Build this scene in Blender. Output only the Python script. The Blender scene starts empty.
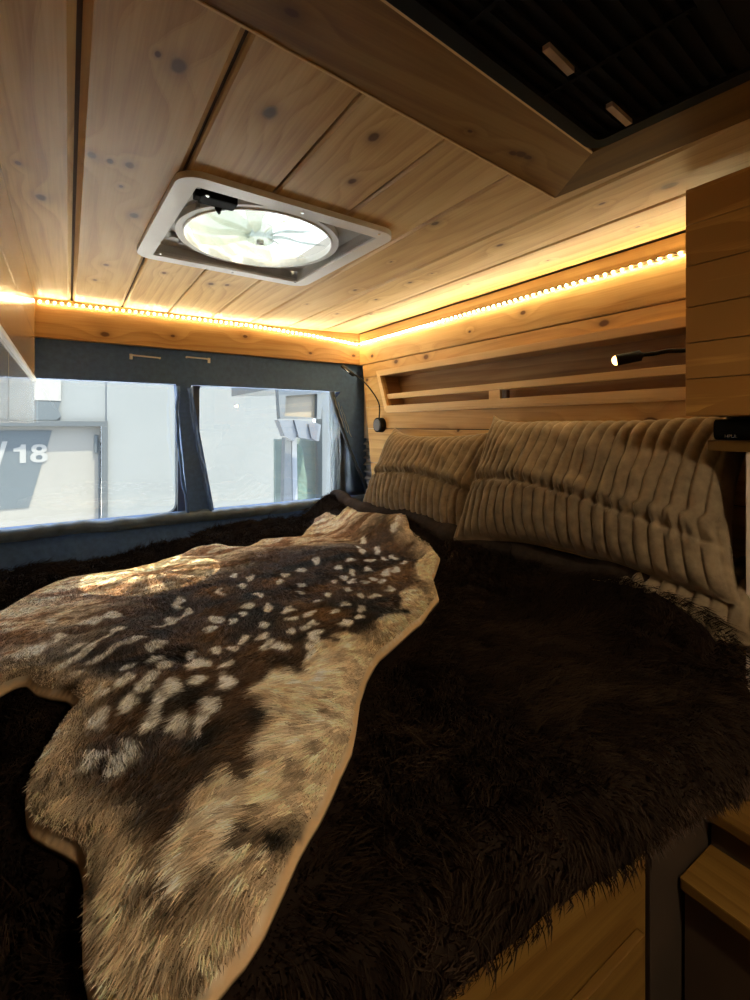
import bpy, bmesh, math, random
import numpy as np
from mathutils import Vector, Matrix, noise as mnoise
random.seed(4); RNG = np.random.default_rng(7)
Z0 = 1.5                                  # eye height above the van floor; all builders below take z measured from the eye
SC = bpy.context.scene; COL = SC.collection
PI = math.pi

# ------------------------------------------------------------------ camera geometry (used to read places off the photo's plan)
FOC = 471.; HOR = 426.; YAW = math.atan(307/471.)
FW = (math.sin(YAW), math.cos(YAW)); RT = (FW[1], -FW[0])
def ray(u, v):
    a = (u-375)/FOC
    return (FW[0]+a*RT[0], FW[1]+a*RT[1], (HOR-v)/FOC)
def onZ(u, v, z):
    d = ray(u, v); t = z/d[2]; return (d[0]*t, d[1]*t)
def onX(u, v, x):
    d = ray(u, v); t = x/d[0]; return (d[1]*t, d[2]*t)
def onY(u, v, y):
    d = ray(u, v); t = y/d[1]; return (d[0]*t, d[2]*t)

# ------------------------------------------------------------------ scene helpers
class MB:
    """collects shapes for ONE mesh; z is measured from eye height; each shape may carry a plank id"""
    def __init__(s): s.v = []; s.f = []; s.pid = []; s.sm = []
    def add(s, vs, fs, pid=None, smooth=False):
        o = len(s.v); s.v += [tuple(p) for p in vs]
        if pid is None: pid = 0.0
        for f in fs: s.f.append([i+o for i in f]); s.pid.append(pid); s.sm.append(smooth)
    def box(s, x0, x1, y0, y1, z0, z1, pid=None, bev=0.0):
        if bev <= 0:
            vs = [(x, y, z) for z in (z0, z1) for y in (y0, y1) for x in (x0, x1)]
            s.add(vs, [(0,2,3,1),(4,5,7,6),(0,1,5,4),(2,6,7,3),(0,4,6,2),(1,3,7,5)], pid); return
        bm = bmesh.new(); bmesh.ops.create_cube(bm, size=1)
        for v in bm.verts: v.co = Vector(((x0+x1)/2+v.co.x*(x1-x0), (y0+y1)/2+v.co.y*(y1-y0), (z0+z1)/2+v.co.z*(z1-z0)))
        b = min(bev, .45*min(x1-x0, y1-y0, z1-z0))
        bmesh.ops.bevel(bm, geom=bm.edges[:], offset=b, segments=2, affect='EDGES', profile=.6)
        s.bm(bm, pid)
    def bm(s, bm, pid=None, smooth=False):
        bm.verts.index_update(); s.add([v.co[:] for v in bm.verts], [[v.index for v in f.verts] for f in bm.faces], pid, smooth); bm.free()
    def tube(s, pts, r, n=10, pid=None, caps=True, closed=False):
        pts = [Vector(p) for p in pts]; m = len(pts); vs = []; fs = []
        rr = r if isinstance(r, (list, tuple)) else [r]*m
        up = None
        for i, p in enumerate(pts):
            if closed: t = (pts[(i+1) % m]-pts[i-1]).normalized()
            else: t = (pts[min(i+1, m-1)]-pts[max(i-1, 0)]).normalized()
            if up is None: up = t.orthogonal().normalized()
            up = (up-t*up.dot(t)).normalized(); w = t.cross(up)
            for k in range(n):
                a = 2*PI*k/n; vs.append(p+(up*math.cos(a)+w*math.sin(a))*rr[i])
        for i in range(m if closed else m-1):
            j = (i+1) % m
            for k in range(n):
                k2 = (k+1) % n; fs.append((i*n+k, i*n+k2, j*n+k2, j*n+k))
        if caps and not closed: fs += [list(range(n))[::-1], [(m-1)*n+k for k in range(n)]]
        s.add(vs, fs, pid, True)
    def cyl(s, p, q, r, n=24, pid=None, r2=None):
        p = Vector(p); q = Vector(q); t = (q-p).normalized(); up = t.orthogonal().normalized(); w = t.cross(up)
        r2 = r if r2 is None else r2; vs = []
        for c, rr in ((p, r), (q, r2)):
            for k in range(n):
                a = 2*PI*k/n; vs.append(c+(up*math.cos(a)+w*math.sin(a))*rr)
        fs = [(k, (k+1) % n, n+(k+1) % n, n+k) for k in range(n)]
        s.add(vs, fs, pid, True); s.add(vs, [list(range(n))[::-1], [n+k for k in range(n)]], pid, False)
    def prism(s, poly, axis, lo, hi, pid=None):
        """polygon extruded along axis; poly in the two other coords, in xyz order"""
        def P(a, b, c):
            return {'x': (c, a, b), 'y': (a, c, b), 'z': (a, b, c)}[axis]
        n = len(poly)
        vs = [P(a, b, lo) for a, b in poly]+[P(a, b, hi) for a, b in poly]
        fs = [list(range(n))[::-1], [n+k for k in range(n)]]+[(k, (k+1) % n, n+(k+1) % n, n+k) for k in range(n)]
        s.add(vs, fs, pid)
    def build(s, name, mat, parent=None, fix=True):
        off = Vector((0, 0, 0))
        if parent:
            q = parent
            while q: off += q.location; q = q.parent
        me = bpy.data.meshes.new(name)
        me.from_pydata([(a-off.x, b-off.y, c+Z0-off.z) for a, b, c in s.v], [], s.f)
        if fix:
            bm = bmesh.new(); bm.from_mesh(me); bmesh.ops.recalc_face_normals(bm, faces=bm.faces[:]); bm.to_mesh(me); bm.free()
        at = me.attributes.new('pid', 'FLOAT', 'FACE'); at.data.foreach_set('value', s.pid)
        me.polygons.foreach_set('use_smooth', s.sm)
        me.materials.append(mat)
        o = bpy.data.objects.new(name, me); COL.objects.link(o)
        if parent: o.parent = parent
        return o
def tag(o, label=None, cat=None, group=None, kind=None):
    if label: o['label'] = label
    if cat: o['category'] = cat
    if group: o['group'] = group
    if kind: o['kind'] = kind
    return o
def empty(name, loc, label, cat, group=None):
    o = bpy.data.objects.new(name, None); COL.objects.link(o); o.location = (loc[0], loc[1], loc[2]+Z0)
    o.empty_display_size = .05
    return tag(o, label, cat, group)
def struct(name, mb, mat, parent=None):
    o = mb.build(name, mat, parent)
    if not parent: o['kind'] = 'structure'
    return o
def solid(o):                                        # lettering as real mesh
    bpy.context.view_layer.update(); me = bpy.data.meshes.new_from_object(o.evaluated_get(bpy.context.evaluated_depsgraph_get()))
    q = bpy.data.objects.new(o.name, me); COL.objects.link(q); q.parent = o.parent; q.location = o.location; q.rotation_euler = o.rotation_euler
    nm = o.name; bpy.data.objects.remove(o); q.name = nm; return q
def box_mb(*a, **k):
    m = MB(); m.box(*a, **k); return m

# ------------------------------------------------------------------ materials
class NT:
    def __init__(s, name):
        s.m = bpy.data.materials.new(name); s.m.use_nodes = True; s.t = s.m.node_tree; s.n = s.t.nodes; s.l = s.t.links
        s.b = s.n['Principled BSDF']; s.out = s.n['Material Output']
    def lk(s, a, b): s.l.new(a, b)
    def nd(s, ty, **k):
        n = s.n.new(ty)
        for a, b in k.items(): setattr(n, a, b)
        return n
    def setin(s, inp, val):
        if isinstance(val, bpy.types.NodeSocket): s.lk(val, inp)
        else: inp.default_value = val
    def math(s, op, a, b=None, c=None, clamp=False):
        n = s.nd('ShaderNodeMath', operation=op, use_clamp=clamp); s.setin(n.inputs[0], a)
        if b is not None: s.setin(n.inputs[1], b)
        if c is not None: s.setin(n.inputs[2], c)
        return n.outputs[0]
    def noise(s, vec, scale, detail=3, rough=.55, dist=0):
        n = s.nd('ShaderNodeTexNoise'); s.lk(vec, n.inputs['Vector']); n.inputs['Scale'].default_value = scale
        n.inputs['Detail'].default_value = detail; n.inputs['Roughness'].default_value = rough; n.inputs['Distortion'].default_value = dist
        return n.outputs['Fac']
    def comb(s, x, y, z):
        n = s.nd('ShaderNodeCombineXYZ')
        for i, q in enumerate((x, y, z)): s.setin(n.inputs[i], q)
        return n.outputs[0]
    def ramp(s, fac, stops):
        n = s.nd('ShaderNodeValToRGB'); s.lk(fac, n.inputs[0]); e = n.color_ramp.elements
        while len(e) < len(stops): e.new(.5)
        for q, (p, c) in zip(e, stops): q.position = p; q.color = (*c, 1)
        return n.outputs[0]
    def mix(s, fac, a, b, mode='MIX'):
        n = s.nd('ShaderNodeMix', data_type='RGBA', blend_type=mode); s.setin(n.inputs[0], fac)
        for i, q in ((6, a), (7, b)):
            if isinstance(q, tuple): q = (*q, 1) if len(q) == 3 else q
            s.setin(n.inputs[i], q)
        return n.outputs[2]
    def bump(s, h, strength, dist=.002):
        n = s.nd('ShaderNodeBump'); n.inputs['Strength'].default_value = strength; n.inputs['Distance'].default_value = dist
        s.lk(h, n.inputs['Height']); s.lk(n.outputs[0], s.b.inputs['Normal'])
def plain(name, col, rough=.5, metal=0., var=.08, scale=30., bump=0., coat=0., sheen=0., spec=.5):
    t = NT(name); tc = t.nd('ShaderNodeTexCoord'); nz = t.noise(tc.outputs['Object'], scale, 4)
    c = t.ramp(nz, [(.3, tuple(q*(1-var) for q in col)), (.7, tuple(min(1, q*(1+var)) for q in col))])
    t.lk(c, t.b.inputs['Base Color']); t.b.inputs['Roughness'].default_value = rough; t.b.inputs['Metallic'].default_value = metal
    t.b.inputs['Coat Weight'].default_value = coat; t.b.inputs['Sheen Weight'].default_value = sheen
    t.b.inputs['Specular IOR Level'].default_value = spec
    if bump: t.bump(nz, bump)
    return t.m
def wood(name, along, across, knots=None, tone=(1, 1, 1), rough=.5, coat=.06, streak=1., kdens=1.):
    """pine / cedar board: cathedral rings that bend around knots; boards told apart by the pid attribute"""
    t = NT(name); tc = t.nd('ShaderNodeTexCoord'); sp = t.nd('ShaderNodeSeparateXYZ'); t.lk(tc.outputs['Object'], sp.inputs[0])
    A = sp.outputs['XYZ'.index(along)]; B = sp.outputs['XYZ'.index(across)]
    at = t.nd('ShaderNodeAttribute', attribute_name='pid'); pid = at.outputs['Fac']
    p7 = t.math('MULTIPLY', pid, 7.31)
    # knots
    if knots:
        v = t.comb(t.math('MULTIPLY', A, .62), B, 0.); dn = None
        for (ka, kb, kr) in knots:
            n = t.nd('ShaderNodeVectorMath', operation='DISTANCE'); t.lk(v, n.inputs[0]); n.inputs[1].default_value = (ka*.62, kb, 0)
            q = t.math('MULTIPLY', n.outputs['Value'], 1./kr)
            dn = q if dn is None else t.math('MINIMUM', dn, q)
    else:
        v = t.comb(t.math('MULTIPLY', A, 1.9*kdens), t.math('MULTIPLY', B, 4.2*kdens), p7)
        vo = t.nd('ShaderNodeTexVoronoi', feature='F1'); t.lk(v, vo.inputs['Vector']); vo.inputs['Scale'].default_value = 1.3
        dn = t.math('MULTIPLY', vo.outputs['Distance'], 17.)
    wob = t.noise(t.comb(t.math('MULTIPLY', A, 30.), t.math('MULTIPLY', B, 30.), p7), 1., 2)
    dn = t.math('ADD', dn, t.math('MULTIPLY', t.math('SUBTRACT', wob, .5), .5))
    dn = t.math('MULTIPLY', dn, 1.25)
    ring = t.math('EXPONENT', t.math('MULTIPLY', t.math('MULTIPLY', dn, dn), -.06))
    # growth bands
    lo = t.noise(t.comb(t.math('MULTIPLY', A, .7), t.math('MULTIPLY', B, 5.), p7), 1., 2, .4)
    f = t.math('ADD', t.math('MULTIPLY', B, 26.), t.math('MULTIPLY', lo, 6.))
    f = t.math('ADD', f, t.math('MULTIPLY', ring, 1.1))
    f = t.math('ADD', f, p7)
    fr = t.math('FRACT', f)
    band = t.math('MULTIPLY', fr, fr)
    edge = t.math('GREATER_THAN', fr, .93)
    fib = t.noise(t.comb(t.math('MULTIPLY', A, 6.), t.math('MULTIPLY', B, 240.), p7), 1., 3, .6)
    pat = t.noise(t.comb(t.math('MULTIPLY', A, 2.2), t.math('MULTIPLY', B, 14.), p7), 1., 3, .6)
    g = t.math('ADD', t.math('MULTIPLY', band, .22*streak), t.math('MULTIPLY', fib, .34))
    g = t.math('ADD', g, t.math('MULTIPLY', pat, .80*streak))
    g = t.math('MULTIPLY_ADD', edge, -.10, g)
    T = lambda c: tuple(a*b for a, b in zip(c, tone))
    c = t.ramp(g, [(.22, T((.74, .52, .25))), (.5, T((.61, .39, .155))), (.72, T((.43, .245, .085))), (.95, T((.25, .125, .040)))])
    # board to board difference
    wn = t.nd('ShaderNodeTexWhiteNoise', noise_dimensions='1D'); t.lk(pid, wn.inputs['W'])
    c = t.mix(t.math('MULTIPLY', wn.outputs[0], .30), c, T((.36, .21, .10)), 'MIX')
    halo = t.math('EXPONENT', t.math('MULTIPLY', t.math('MULTIPLY', dn, dn), -.5))
    c = t.mix(t.math('MULTIPLY', halo, .66), c, T((.20, .11, .06)))
    core = t.nd('ShaderNodeMapRange', interpolation_type='SMOOTHSTEP'); t.lk(dn, core.inputs[0])
    core.inputs[1].default_value = .55; core.inputs[2].default_value = 1.05; core.inputs[3].default_value = 1.; core.inputs[4].default_value = 0.
    c = t.mix(t.math('MULTIPLY', core.outputs[0], .85), c, (.075, .028, .012))
    t.lk(c, t.b.inputs['Base Color']); t.b.inputs['Roughness'].default_value = rough; t.b.inputs['Specular IOR Level'].default_value = .22
    t.b.inputs['Coat Weight'].default_value = coat; t.b.inputs['Coat Roughness'].default_value = .22
    t.bump(t.math('MULTIPLY', fib, .6), .18, .0012)
    return t.m
def vcol(name, rough=.7, sheen=0., spec=.3, trans=0.):
    t = NT(name); at = t.nd('ShaderNodeAttribute', attribute_name='Col'); t.lk(at.outputs['Color'], t.b.inputs['Base Color'])
    t.b.inputs['Roughness'].default_value = rough; t.b.inputs['Sheen Weight'].default_value = sheen; t.b.inputs['Specular IOR Level'].default_value = spec
    return t.m
def emis(name, col, s):
    t = NT(name); t.b.inputs['Base Color'].default_value = (*col, 1); t.b.inputs['Emission Color'].default_value = (*col, 1); t.b.inputs['Emission Strength'].default_value = s
    return t.m
def seethrough(name, tint, gloss=.08, translucent=0., rough=.02, tcol=1.):
    t = NT(name); t.n.remove(t.b)
    tr = t.nd('ShaderNodeBsdfTransparent'); tr.inputs[0].default_value = (*tint, 1)
    gl = t.nd('ShaderNodeBsdfGlossy'); gl.inputs['Roughness'].default_value = rough; gl.inputs[0].default_value = (.9, .9, .9, 1)
    mx = t.nd('ShaderNodeMixShader'); mx.inputs[0].default_value = gloss; t.lk(tr.outputs[0], mx.inputs[1]); t.lk(gl.outputs[0], mx.inputs[2])
    o = mx.outputs[0]
    if translucent:
        tl = t.nd('ShaderNodeBsdfTranslucent'); tc = t.nd('ShaderNodeTexCoord'); nz = t.noise(tc.outputs['Object'], 14., 4, .6)
        c = t.ramp(nz, [(.35, (.72*tcol, .80*tcol, .76*tcol)), (.65, (.97*tcol, .99*tcol, .98*tcol))]); t.lk(c, tl.inputs[0])
        m2 = t.nd('ShaderNodeMixShader'); m2.inputs[0].default_value = translucent; t.lk(o, m2.inputs[1]); t.lk(tl.outputs[0], m2.inputs[2]); o = m2.outputs[0]
    t.lk(o, t.out.inputs[0]); return t.m

def kz(lst): return lst
# knots read where the boards have them: ceiling (y, x, r)
ck = []
for (u, v, r) in [(178,68,.013),(158,57,.005),(270,115,.014),(374,139,.010),(352,183,.010),(92,157,.010),(110,163,.007),(130,167,.010),(121,188,.005),(18,165,.006),(41,199,.013),
                  (106,266,.010),(95,281,.008),(134,217,.012),(164,274,.008),(211,285,.012),(227,286,.010),(435,225,.010),(500,247,.009),(410,284,.008),(391,263,.004),(432,275,.004),
                  (468,287,.004),(355,291,.008),(376,301,.007),(337,315,.008),(371,316,.009),(307,305,.004),(602,206,.006),(638,231,.005),(669,189,.014),(548,264,.004),(318,330,.008)]:
    x, y = onZ(u, v, .434); ck.append((y, x, r))
tk = []
for (u, v, r) in [(513,154,.007),(521,155,.009),(528,158,.007),(611,155,.006),(292,14,.008),(470,132,.004)]:
    x, y = onZ(u, v, .415); tk.append((x, y, r))
bk = []
for (u, v, r) in [(104.5,335,.013),(172,336.5,.008),(244,337,.009),(309,353.6,.008),(352,356,.010)]:
    x, z = onY(u, v, 1.97); bk.append((x, z+Z0, r))
wk = []
for (u, v, r) in [(426,357,.013),(396,361.6,.012),(523,312.5,.010),(469.6,331.7,.006),(603.6,323.6,.013),(578.7,425,.010),(650.7,421,.014),(458,430.7,.006),(422,374,.011),(367,380,.012),(372,356,.010)]:
    y, z = onX(u, v, 1.186); wk.append((y, z+Z0, r))
y_, z_ = onX(587.6, 352, 1.27)
M = {}
M['ceiling'] = wood('ceiling pine', 'Y', 'X', ck, streak=.8)
M['soffit'] = wood('frame pine', 'X', 'Y', tk, tone=(.52, .47, .35), streak=1.)
M['beam'] = wood('header pine', 'X', 'Z', bk, tone=(.92, .86, .80))
M['wallwood'] = wood('wall pine', 'Y', 'Z', wk, tone=(1.0, .93, .80), streak=.8)
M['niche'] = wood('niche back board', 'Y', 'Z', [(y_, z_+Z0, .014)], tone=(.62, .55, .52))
M['trim'] = wood('pale trim', 'Y', 'Z', tone=(1.12, 1.12, 1.15), streak=.4, kdens=.6)
M['cedar'] = wood('striped cedar', 'Y', 'Z', tone=(1.35, 1.22, .74), streak=1.9, kdens=.7)
M['lockerwood'] = wood('locker pine', 'Y', 'Z', tone=(.62, .52, .42), rough=.25, coat=.45, kdens=.7)
M['floorwood'] = wood('bench pine', 'Y', 'X', tone=(.25, .20, .09), kdens=.7)
M['basewood'] = wood('bed base pine', 'X', 'Z', tone=(.30, .25, .12), kdens=.6)
M['dark'] = plain('dark backing', (.02, .013, .01), .8)
M['white'] = plain('white plastic', (.74, .72, .70), .4, var=.03, scale=12, coat=.1)
M['greyplastic'] = plain('grey plastic', (.42, .41, .40), .5, var=.06)
M['black'] = plain('black plastic', (.005, .005, .005), .7, var=.2, spec=.15)
M['blackgrille'] = plain('black grille', (.006, .0055, .005), .85, var=.2, spec=.1)
M['navy'] = plain('navy padded fabric', (.06, .12, .26), .8, var=.18, scale=55, bump=.4, sheen=.1)
M['rollgrey'] = plain('quilted foil sill roll', (.06, .085, .115), .45, metal=.1, var=.4, scale=26, bump=.8)
M['steel'] = plain('brushed metal', (.75, .75, .75), .25, metal=1, var=.03)
M['gold'] = plain('tan latch', (.45, .33, .22), .35, metal=.2, var=.1)
M['cream'] = plain('cream trim', (.62, .50, .36), .5, var=.05)
M['lockerdoor'] = plain('pale laminate', (.40, .39, .38), .18, var=.03, coat=.6)
M['pinkwood'] = plain('pale birch panel', (.74, .60, .50), .5, var=.06, scale=9)
M['ledbody'] = plain('strip backing', (.10, .065, .03), .8, spec=.1)
M['led'] = emis('warm light chip', (1., .80, .42), 360.)
M['bulb'] = emis('warm lamp bulb', (1., .58, .20), 9.)
M['down'] = emis('added warm fill', (1., .84, .60), 1350.)
M['silver'] = seethrough('silver foil film', (.8, .85, .95), .35, translucent=.55, rough=.2, tcol=.55)
M['lav'] = seethrough('lavender grey film', (.55, .60, .75), .15, translucent=.6, rough=.3, tcol=.35)
M['glass'] = seethrough('window glass', (.93, .96, .97), .05)
M['dome'] = seethrough('milky dome', (.72, .71, .67), .02, translucent=.24, tcol=.10)
M['blade'] = seethrough('clear fan blade', (.80, .86, .84), .10, translucent=.40, rough=.12, tcol=.40)
M['sheet'] = plain('white cotton', (.7, .68, .65), .8)

# ------------------------------------------------------------------ ceiling
def cz(x):                                   # underside of the ceiling: flat, bending down towards the right wall
    if x < .812: return .437
    pts = [(.812, .437), (.985, .441), (1.19, .447), (1.4, .447)]
    for (a, za), (b, zb) in zip(pts, pts[1:]):
        if x <= b: return za+(zb-za)*(x-a)/(b-a)
    return .447
seams = [-.62, -.462, -.305, -.147, .0105, .170, .325, .485, .647, .812, .985, 1.183]
HX0, HX1, HY0, HY1 = .175, .59, .865, 1.295
c = MB()
def plank(mb, xa, xb, ya, yb, pid, g=.0022, ch=.004):
    za, zb = cz(xa), cz(xb); th = .012
    prof = [(xa+g, za+th), (xa+g, za+ch), (xa+g+ch, za), (xb-g-ch, zb), (xb-g, zb+ch), (xb-g, zb+th)]
    mb.prism(prof, 'y', ya, yb, pid)
for i, (xa, xb) in enumerate(zip(seams, seams[1:])):
    pid = float(i)+.37; ga = .0022
    if xa < HX1 and xb > HX0:
        plank(c, xa, xb, -.9, HY0, pid); plank(c, xa, xb, HY1, 1.985, pid)
        if xa < HX0 < xb: c.prism([(xa+.0022, .449), (xa+.0022, .441), (xa+.006, .437), (HX0, .437), (HX0, .449)], 'y', HY0, HY1, pid)
        if xa < HX1 < xb: c.prism([(HX1, .449), (HX1, .437), (xb-.006, .437), (xb-.0022, .441), (xb-.0022, .449)], 'y', HY0, HY1, pid)
    else:
        wide = abs(xb-.0105) < .001 or abs(xa-.0105) < .001
        plank(c, xa, xb, -.9, 1.985, pid, .0028 if wide else ga, .009 if wide else .004)
ce = struct('ceiling', c, M['ceiling'])
# roof skin above the boards, with the vent hole
r = MB()
for (a, b, y0, y1) in [(-.75, HX0, -1.9, 2.1), (HX1, 1.36, -1.9, 2.1), (HX0, HX1, -1.9, HY0), (HX0, HX1, HY1, 2.1)]: r.box(a, b, y0, y1, .451, .475)
struct('roof_skin', r, plain('brown roof lining', (.10, .055, .03), .9))
r = MB(); r.box(-.62, 1.19, -1.9, -.9, .437, .449, 1.); struct('ceiling_front', r, M['ceiling'])

# ------------------------------------------------------------------ floor, side and front walls of the van
struct('floor', box_mb(-.75, 1.36, -1.9, 2.1, -1.52, -1.5), plain('grey vinyl floor', (.10, .09, .08), .5))
struct('wall_left', box_mb(-.75, -.62, -1.9, 2.1, -1.5, .451), M['lockerwood'])
struct('wall_front', box_mb(-.62, 1.36, -1.95, -1.9, -1.5, .451), plain('front partition', (.16, .12, .08), .7))
# ------------------------------------------------------------------ right wall: horizontal boards with slanted rear end and a niche opening
def wend(z): return 1.86+(z+.15)*.155 if z < .3 else 1.985      # the boards end on a slant beside the rear pillar
NB, NT_, NY0 = .089, .226, .30
def nend(z): return 1.706+(z-NB)/(NT_-NB)*.056
w = MB()
def wallboard(z0, z1, ya, pid, yb=None, x0=1.186, x1=1.2, g=.0015, ch=.003):
    fa = (lambda z: yb(z)) if yb else wend
    # front face with small chamfers: a stack of three prisms
    w.prism([(ya, z0+g+ch), (fa(z0+g+ch), z0+g+ch), (fa(z1-g-ch), z1-g-ch), (ya, z1-g-ch)], 'x', x0, x1, pid)
    w.prism([(ya, z0+g), (fa(z0+g), z0+g), (fa(z0+g+ch), z0+g+ch), (ya, z0+g+ch)], 'x', x0+ch, x1, pid)
    w.prism([(ya, z1-g-ch), (fa(z1-g-ch), z1-g-ch), (fa(z1-g), z1-g), (ya, z1-g)], 'x', x0+ch, x1, pid)
wallboard(.2925, .4465, -1.9, 1.2, lambda z: 1.985)
# boards beside, above and below the niche
for (a, b, pid) in [(NT_, .2925, 2.6), (-.012, NB, 3.9), (-.17, -.012, 5.1), (-.33, -.17, 6.3), (-.49, -.33, 7.7), (-1.5, -.49, 8.3)]:
    wallboard(a, b, -1.9, pid)
wz = [(NB, .14, 4.4), (.14, NT_, 2.6)]
for a, b, pid in wz:
    w.prism([(nend(a), a), (wend(a), a), (wend(b), b), (nend(b), b)], 'x', 1.186, 1.2, pid)
    w.prism([(-1.9, a), (NY0, a), (NY0, b), (-1.9, b)], 'x', 1.186, 1.2, pid)
struct('wall_right', w, M['wallwood'])
w2 = MB(); w2.box(1.30, 1.36, -1.9, 2.12, -1.5, .451); w2.box(1.2, 1.3, -1.9, -1.85, -1.5, .45)
struct('van_side_skin', w2, M['dark'])
sh = empty('recessed_shelf', (1.24, 1.0, NB), 'long narrow pine niche shelf let into the right wall above the pillows', 'shelf')
m = MB()
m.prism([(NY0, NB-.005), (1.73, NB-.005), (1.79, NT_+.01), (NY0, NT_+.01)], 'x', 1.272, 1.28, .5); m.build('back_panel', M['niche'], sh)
m = MB(); m.prism([(NY0, NB-.03), (nend(NB-.03)+.02, NB-.03), (nend(NB)+.02, NB), (NY0, NB)], 'x', 1.176, 1.272, .2)
m.build('shelf_board', M['trim'], sh)
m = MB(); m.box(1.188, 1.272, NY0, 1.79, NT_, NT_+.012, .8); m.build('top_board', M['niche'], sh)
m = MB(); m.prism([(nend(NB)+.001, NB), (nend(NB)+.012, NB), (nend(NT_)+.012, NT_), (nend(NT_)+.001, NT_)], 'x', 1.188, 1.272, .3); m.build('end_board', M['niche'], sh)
m = MB(); t_ = .024
m.prism([(NY0, NT_), (nend(NT_), NT_), (nend(NT_)+t_+.008, NT_+t_), (NY0, NT_+t_)], 'x', 1.174, 1.187, 1.5)
m.prism([(NY0, NB-t_), (nend(NB)+t_-.008, NB-t_), (nend(NB), NB), (NY0, NB)], 'x', 1.172, 1.187, 2.5)
m.prism([(nend(NB), NB), (nend(NB)+t_-.008, NB-t_), (nend(NT_)+t_+.008, NT_+t_), (nend(NT_), NT_)], 'x', 1.174, 1.187, 3.5)
m.build('frame', M['trim'], sh)
# retaining rail with a gap under it, its spacer block
ra = onX(389, 402, 1.19); rb = onX(389, 394, 1.19)
m = MB(); m.box(1.188, 1.204, NY0, 1.728, .120, .142, .6, bev=.002); m.build('front_rail', M['trim'], sh)
ys = onX(489, 395, 1.19)[0]; ye = onX(500, 395, 1.19)[0]
m = MB(); m.box(1.189, 1.203, ye, ys, NB, .1195, .6); m.build('spacer_block', M['trim'], sh)
m = MB(); m.box(1.1885, 1.2035, ye-.028, ye-.010, NB, .117, .6); m.build('latch_pin', plain('dark pin', (.06, .025, .015), .5), sh)

# ------------------------------------------------------------------ rear wall: padded navy cover, two windows, pine header
WX = {'bl': (-.60, -.345), 'tl': (-.60, .165), 'tr': (.356, .163), 'br': (.402, -.345)}
cv = MB(); ya, yb = 1.985, 2.03
cv.prism([(-.75, .165), (1.236, .165), (1.236, .312), (-.75, .312)], 'y', ya, yb)
cv.prism([(-.75, -.75), (1.3, -.75), (1.3, -.345), (-.75, -.345)], 'y', ya, yb)
cv.prism([(.356, .165), (.402, -.345), (.503, -.345), (.412, .165)], 'y', ya-.004, yb)
cv.prism([(1.03, .165), (1.00, .15), (1.03, .165)], 'y', ya, yb) if False else None
# curved right end of the cover, hanging down beside the right-hand window
cv.prism([(1.095, .165), (1.06, .12), (1.085, .03), (1.12, -.04), (1.20, -.20), (1.262, -.345), (1.236, -.1), (1.236, .165)], 'y', ya-.006, yb)
cv.prism([(-.75, -.345), (-.60, -.345), (-.60, .165), (-.75, .165)], 'y', ya, yb)
struct('wall_rear', cv, M['navy'])
w3 = MB(); w3.box(-.75, 1.36, 2.03, 2.1, -1.5, -.36); w3.box(-.75, 1.36, 2.03, 2.1, .19, .451); w3.box(1.16, 1.36, 2.03, 2.1, -.36, .19); w3.box(-.75, -.55, 2.03, 2.1, -.36, .19)
w3.prism([(.372, .19), (.372, -.36), (.47, -.36), (.40, .19)], 'y', 2.03, 2.1)
struct('van_rear_skin', w3, plain('van rear metal', (.10, .12, .15), .4))
def rrect(x0, x1, z0, z1, r, n=6):
    p = []
    for cx, cz_, a0 in ((x1-r, z1-r, 0), (x0+r, z1-r, 90), (x0+r, z0+r, 180), (x1-r, z0+r, 270)):
        for k in range(n+1):
            a = math.radians(a0+90*k/n); p.append((cx+r*math.cos(a), cz_+r*math.sin(a)))
    return p
def ringprism(mb, outer, inner, axis, lo, hi, pid=None):
    n = len(outer)
    for k in range(n):
        j = (k+1) % n; mb.prism([outer[k], outer[j], inner[j], inner[k]], axis, lo, hi, pid)
wf = plain('window gasket', (.03, .035, .045), .45)
for nm, (x0, x1) in (('window_1', (-.56, .375)), ('window_2', (.455, 1.165))):
    g = MB(); g.box(x0-.01, x1+.01, 2.062, 2.067, -.37, .20)
    g1 = struct(nm, g, M['glass'])
    fr = MB(); ringprism(fr, rrect(x0-.02, x1+.02, -.385, .21, .05), rrect(x0+.004, x1-.004, -.352, .186, .04), 'y', 2.045, 2.075)
    fr.build('window_frame', wf, g1)
# padded roll along the sill
rl = MB(); pts = []; rad = []
for i in range(140):
    x = -.62+i*(1.265+.62)/139; nz = mnoise.noise(Vector((x*9, 1.3, 0))); n2 = mnoise.noise(Vector((x*27, 4.3, 2)))
    pts.append((x, 1.974+.004*nz, -.362+.005*nz+.004*n2)); rad.append(.023+.003*n2)
rl.tube(pts, rad, 14); o = rl.build('sill_roll', M['rollgrey']); tag(o, 'puffy quilted grey-blue fabric roll along the bottom edge of the rear windows', 'window bolster')
# flaps either side of the centre pillar: folded edges of the fabric cover
for i, (pl, lab) in enumerate([([(178, 386), (177, 420), (180, 460), (188, 514)], 'thin dark fabric edging down the left side of the centre window pillar'),
                               ([(189, 388), (195, 430), (203, 470), (211, 512)], 'thin dark fabric edging down the right side of the centre window pillar')]):
    m = MB(); P = []
    for u, v in pl:
        x, z = onY(u, v, 1.965); P.append((x, 1.965, z))
    Q = []
    for a, b in zip(P, P[1:]):
        for k in range(8): q = k/8; Q.append(tuple(a[j]*(1-q)+b[j]*q for j in range(3)))
    Q.append(P[-1]); Q = [(x+.002*math.sin(j*.9), y, z) for j, (x, y, z) in enumerate(Q)]
    m.tube(Q, [.006+.0015*math.sin(j*1.7+i) for j in range(len(Q))], 8); tag(m.build('fabric_edging', M['navy']), lab, 'fabric edging')
# pine header
hb = MB(); hb.prism([(-.60, .305), (1.185, .297), (1.185, .4465), (.985, .4405), (.812, .4365), (-.60, .4365)], 'y', 1.955, 1.984, 3.3)
struct('trim_1', hb, M['beam'])
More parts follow.
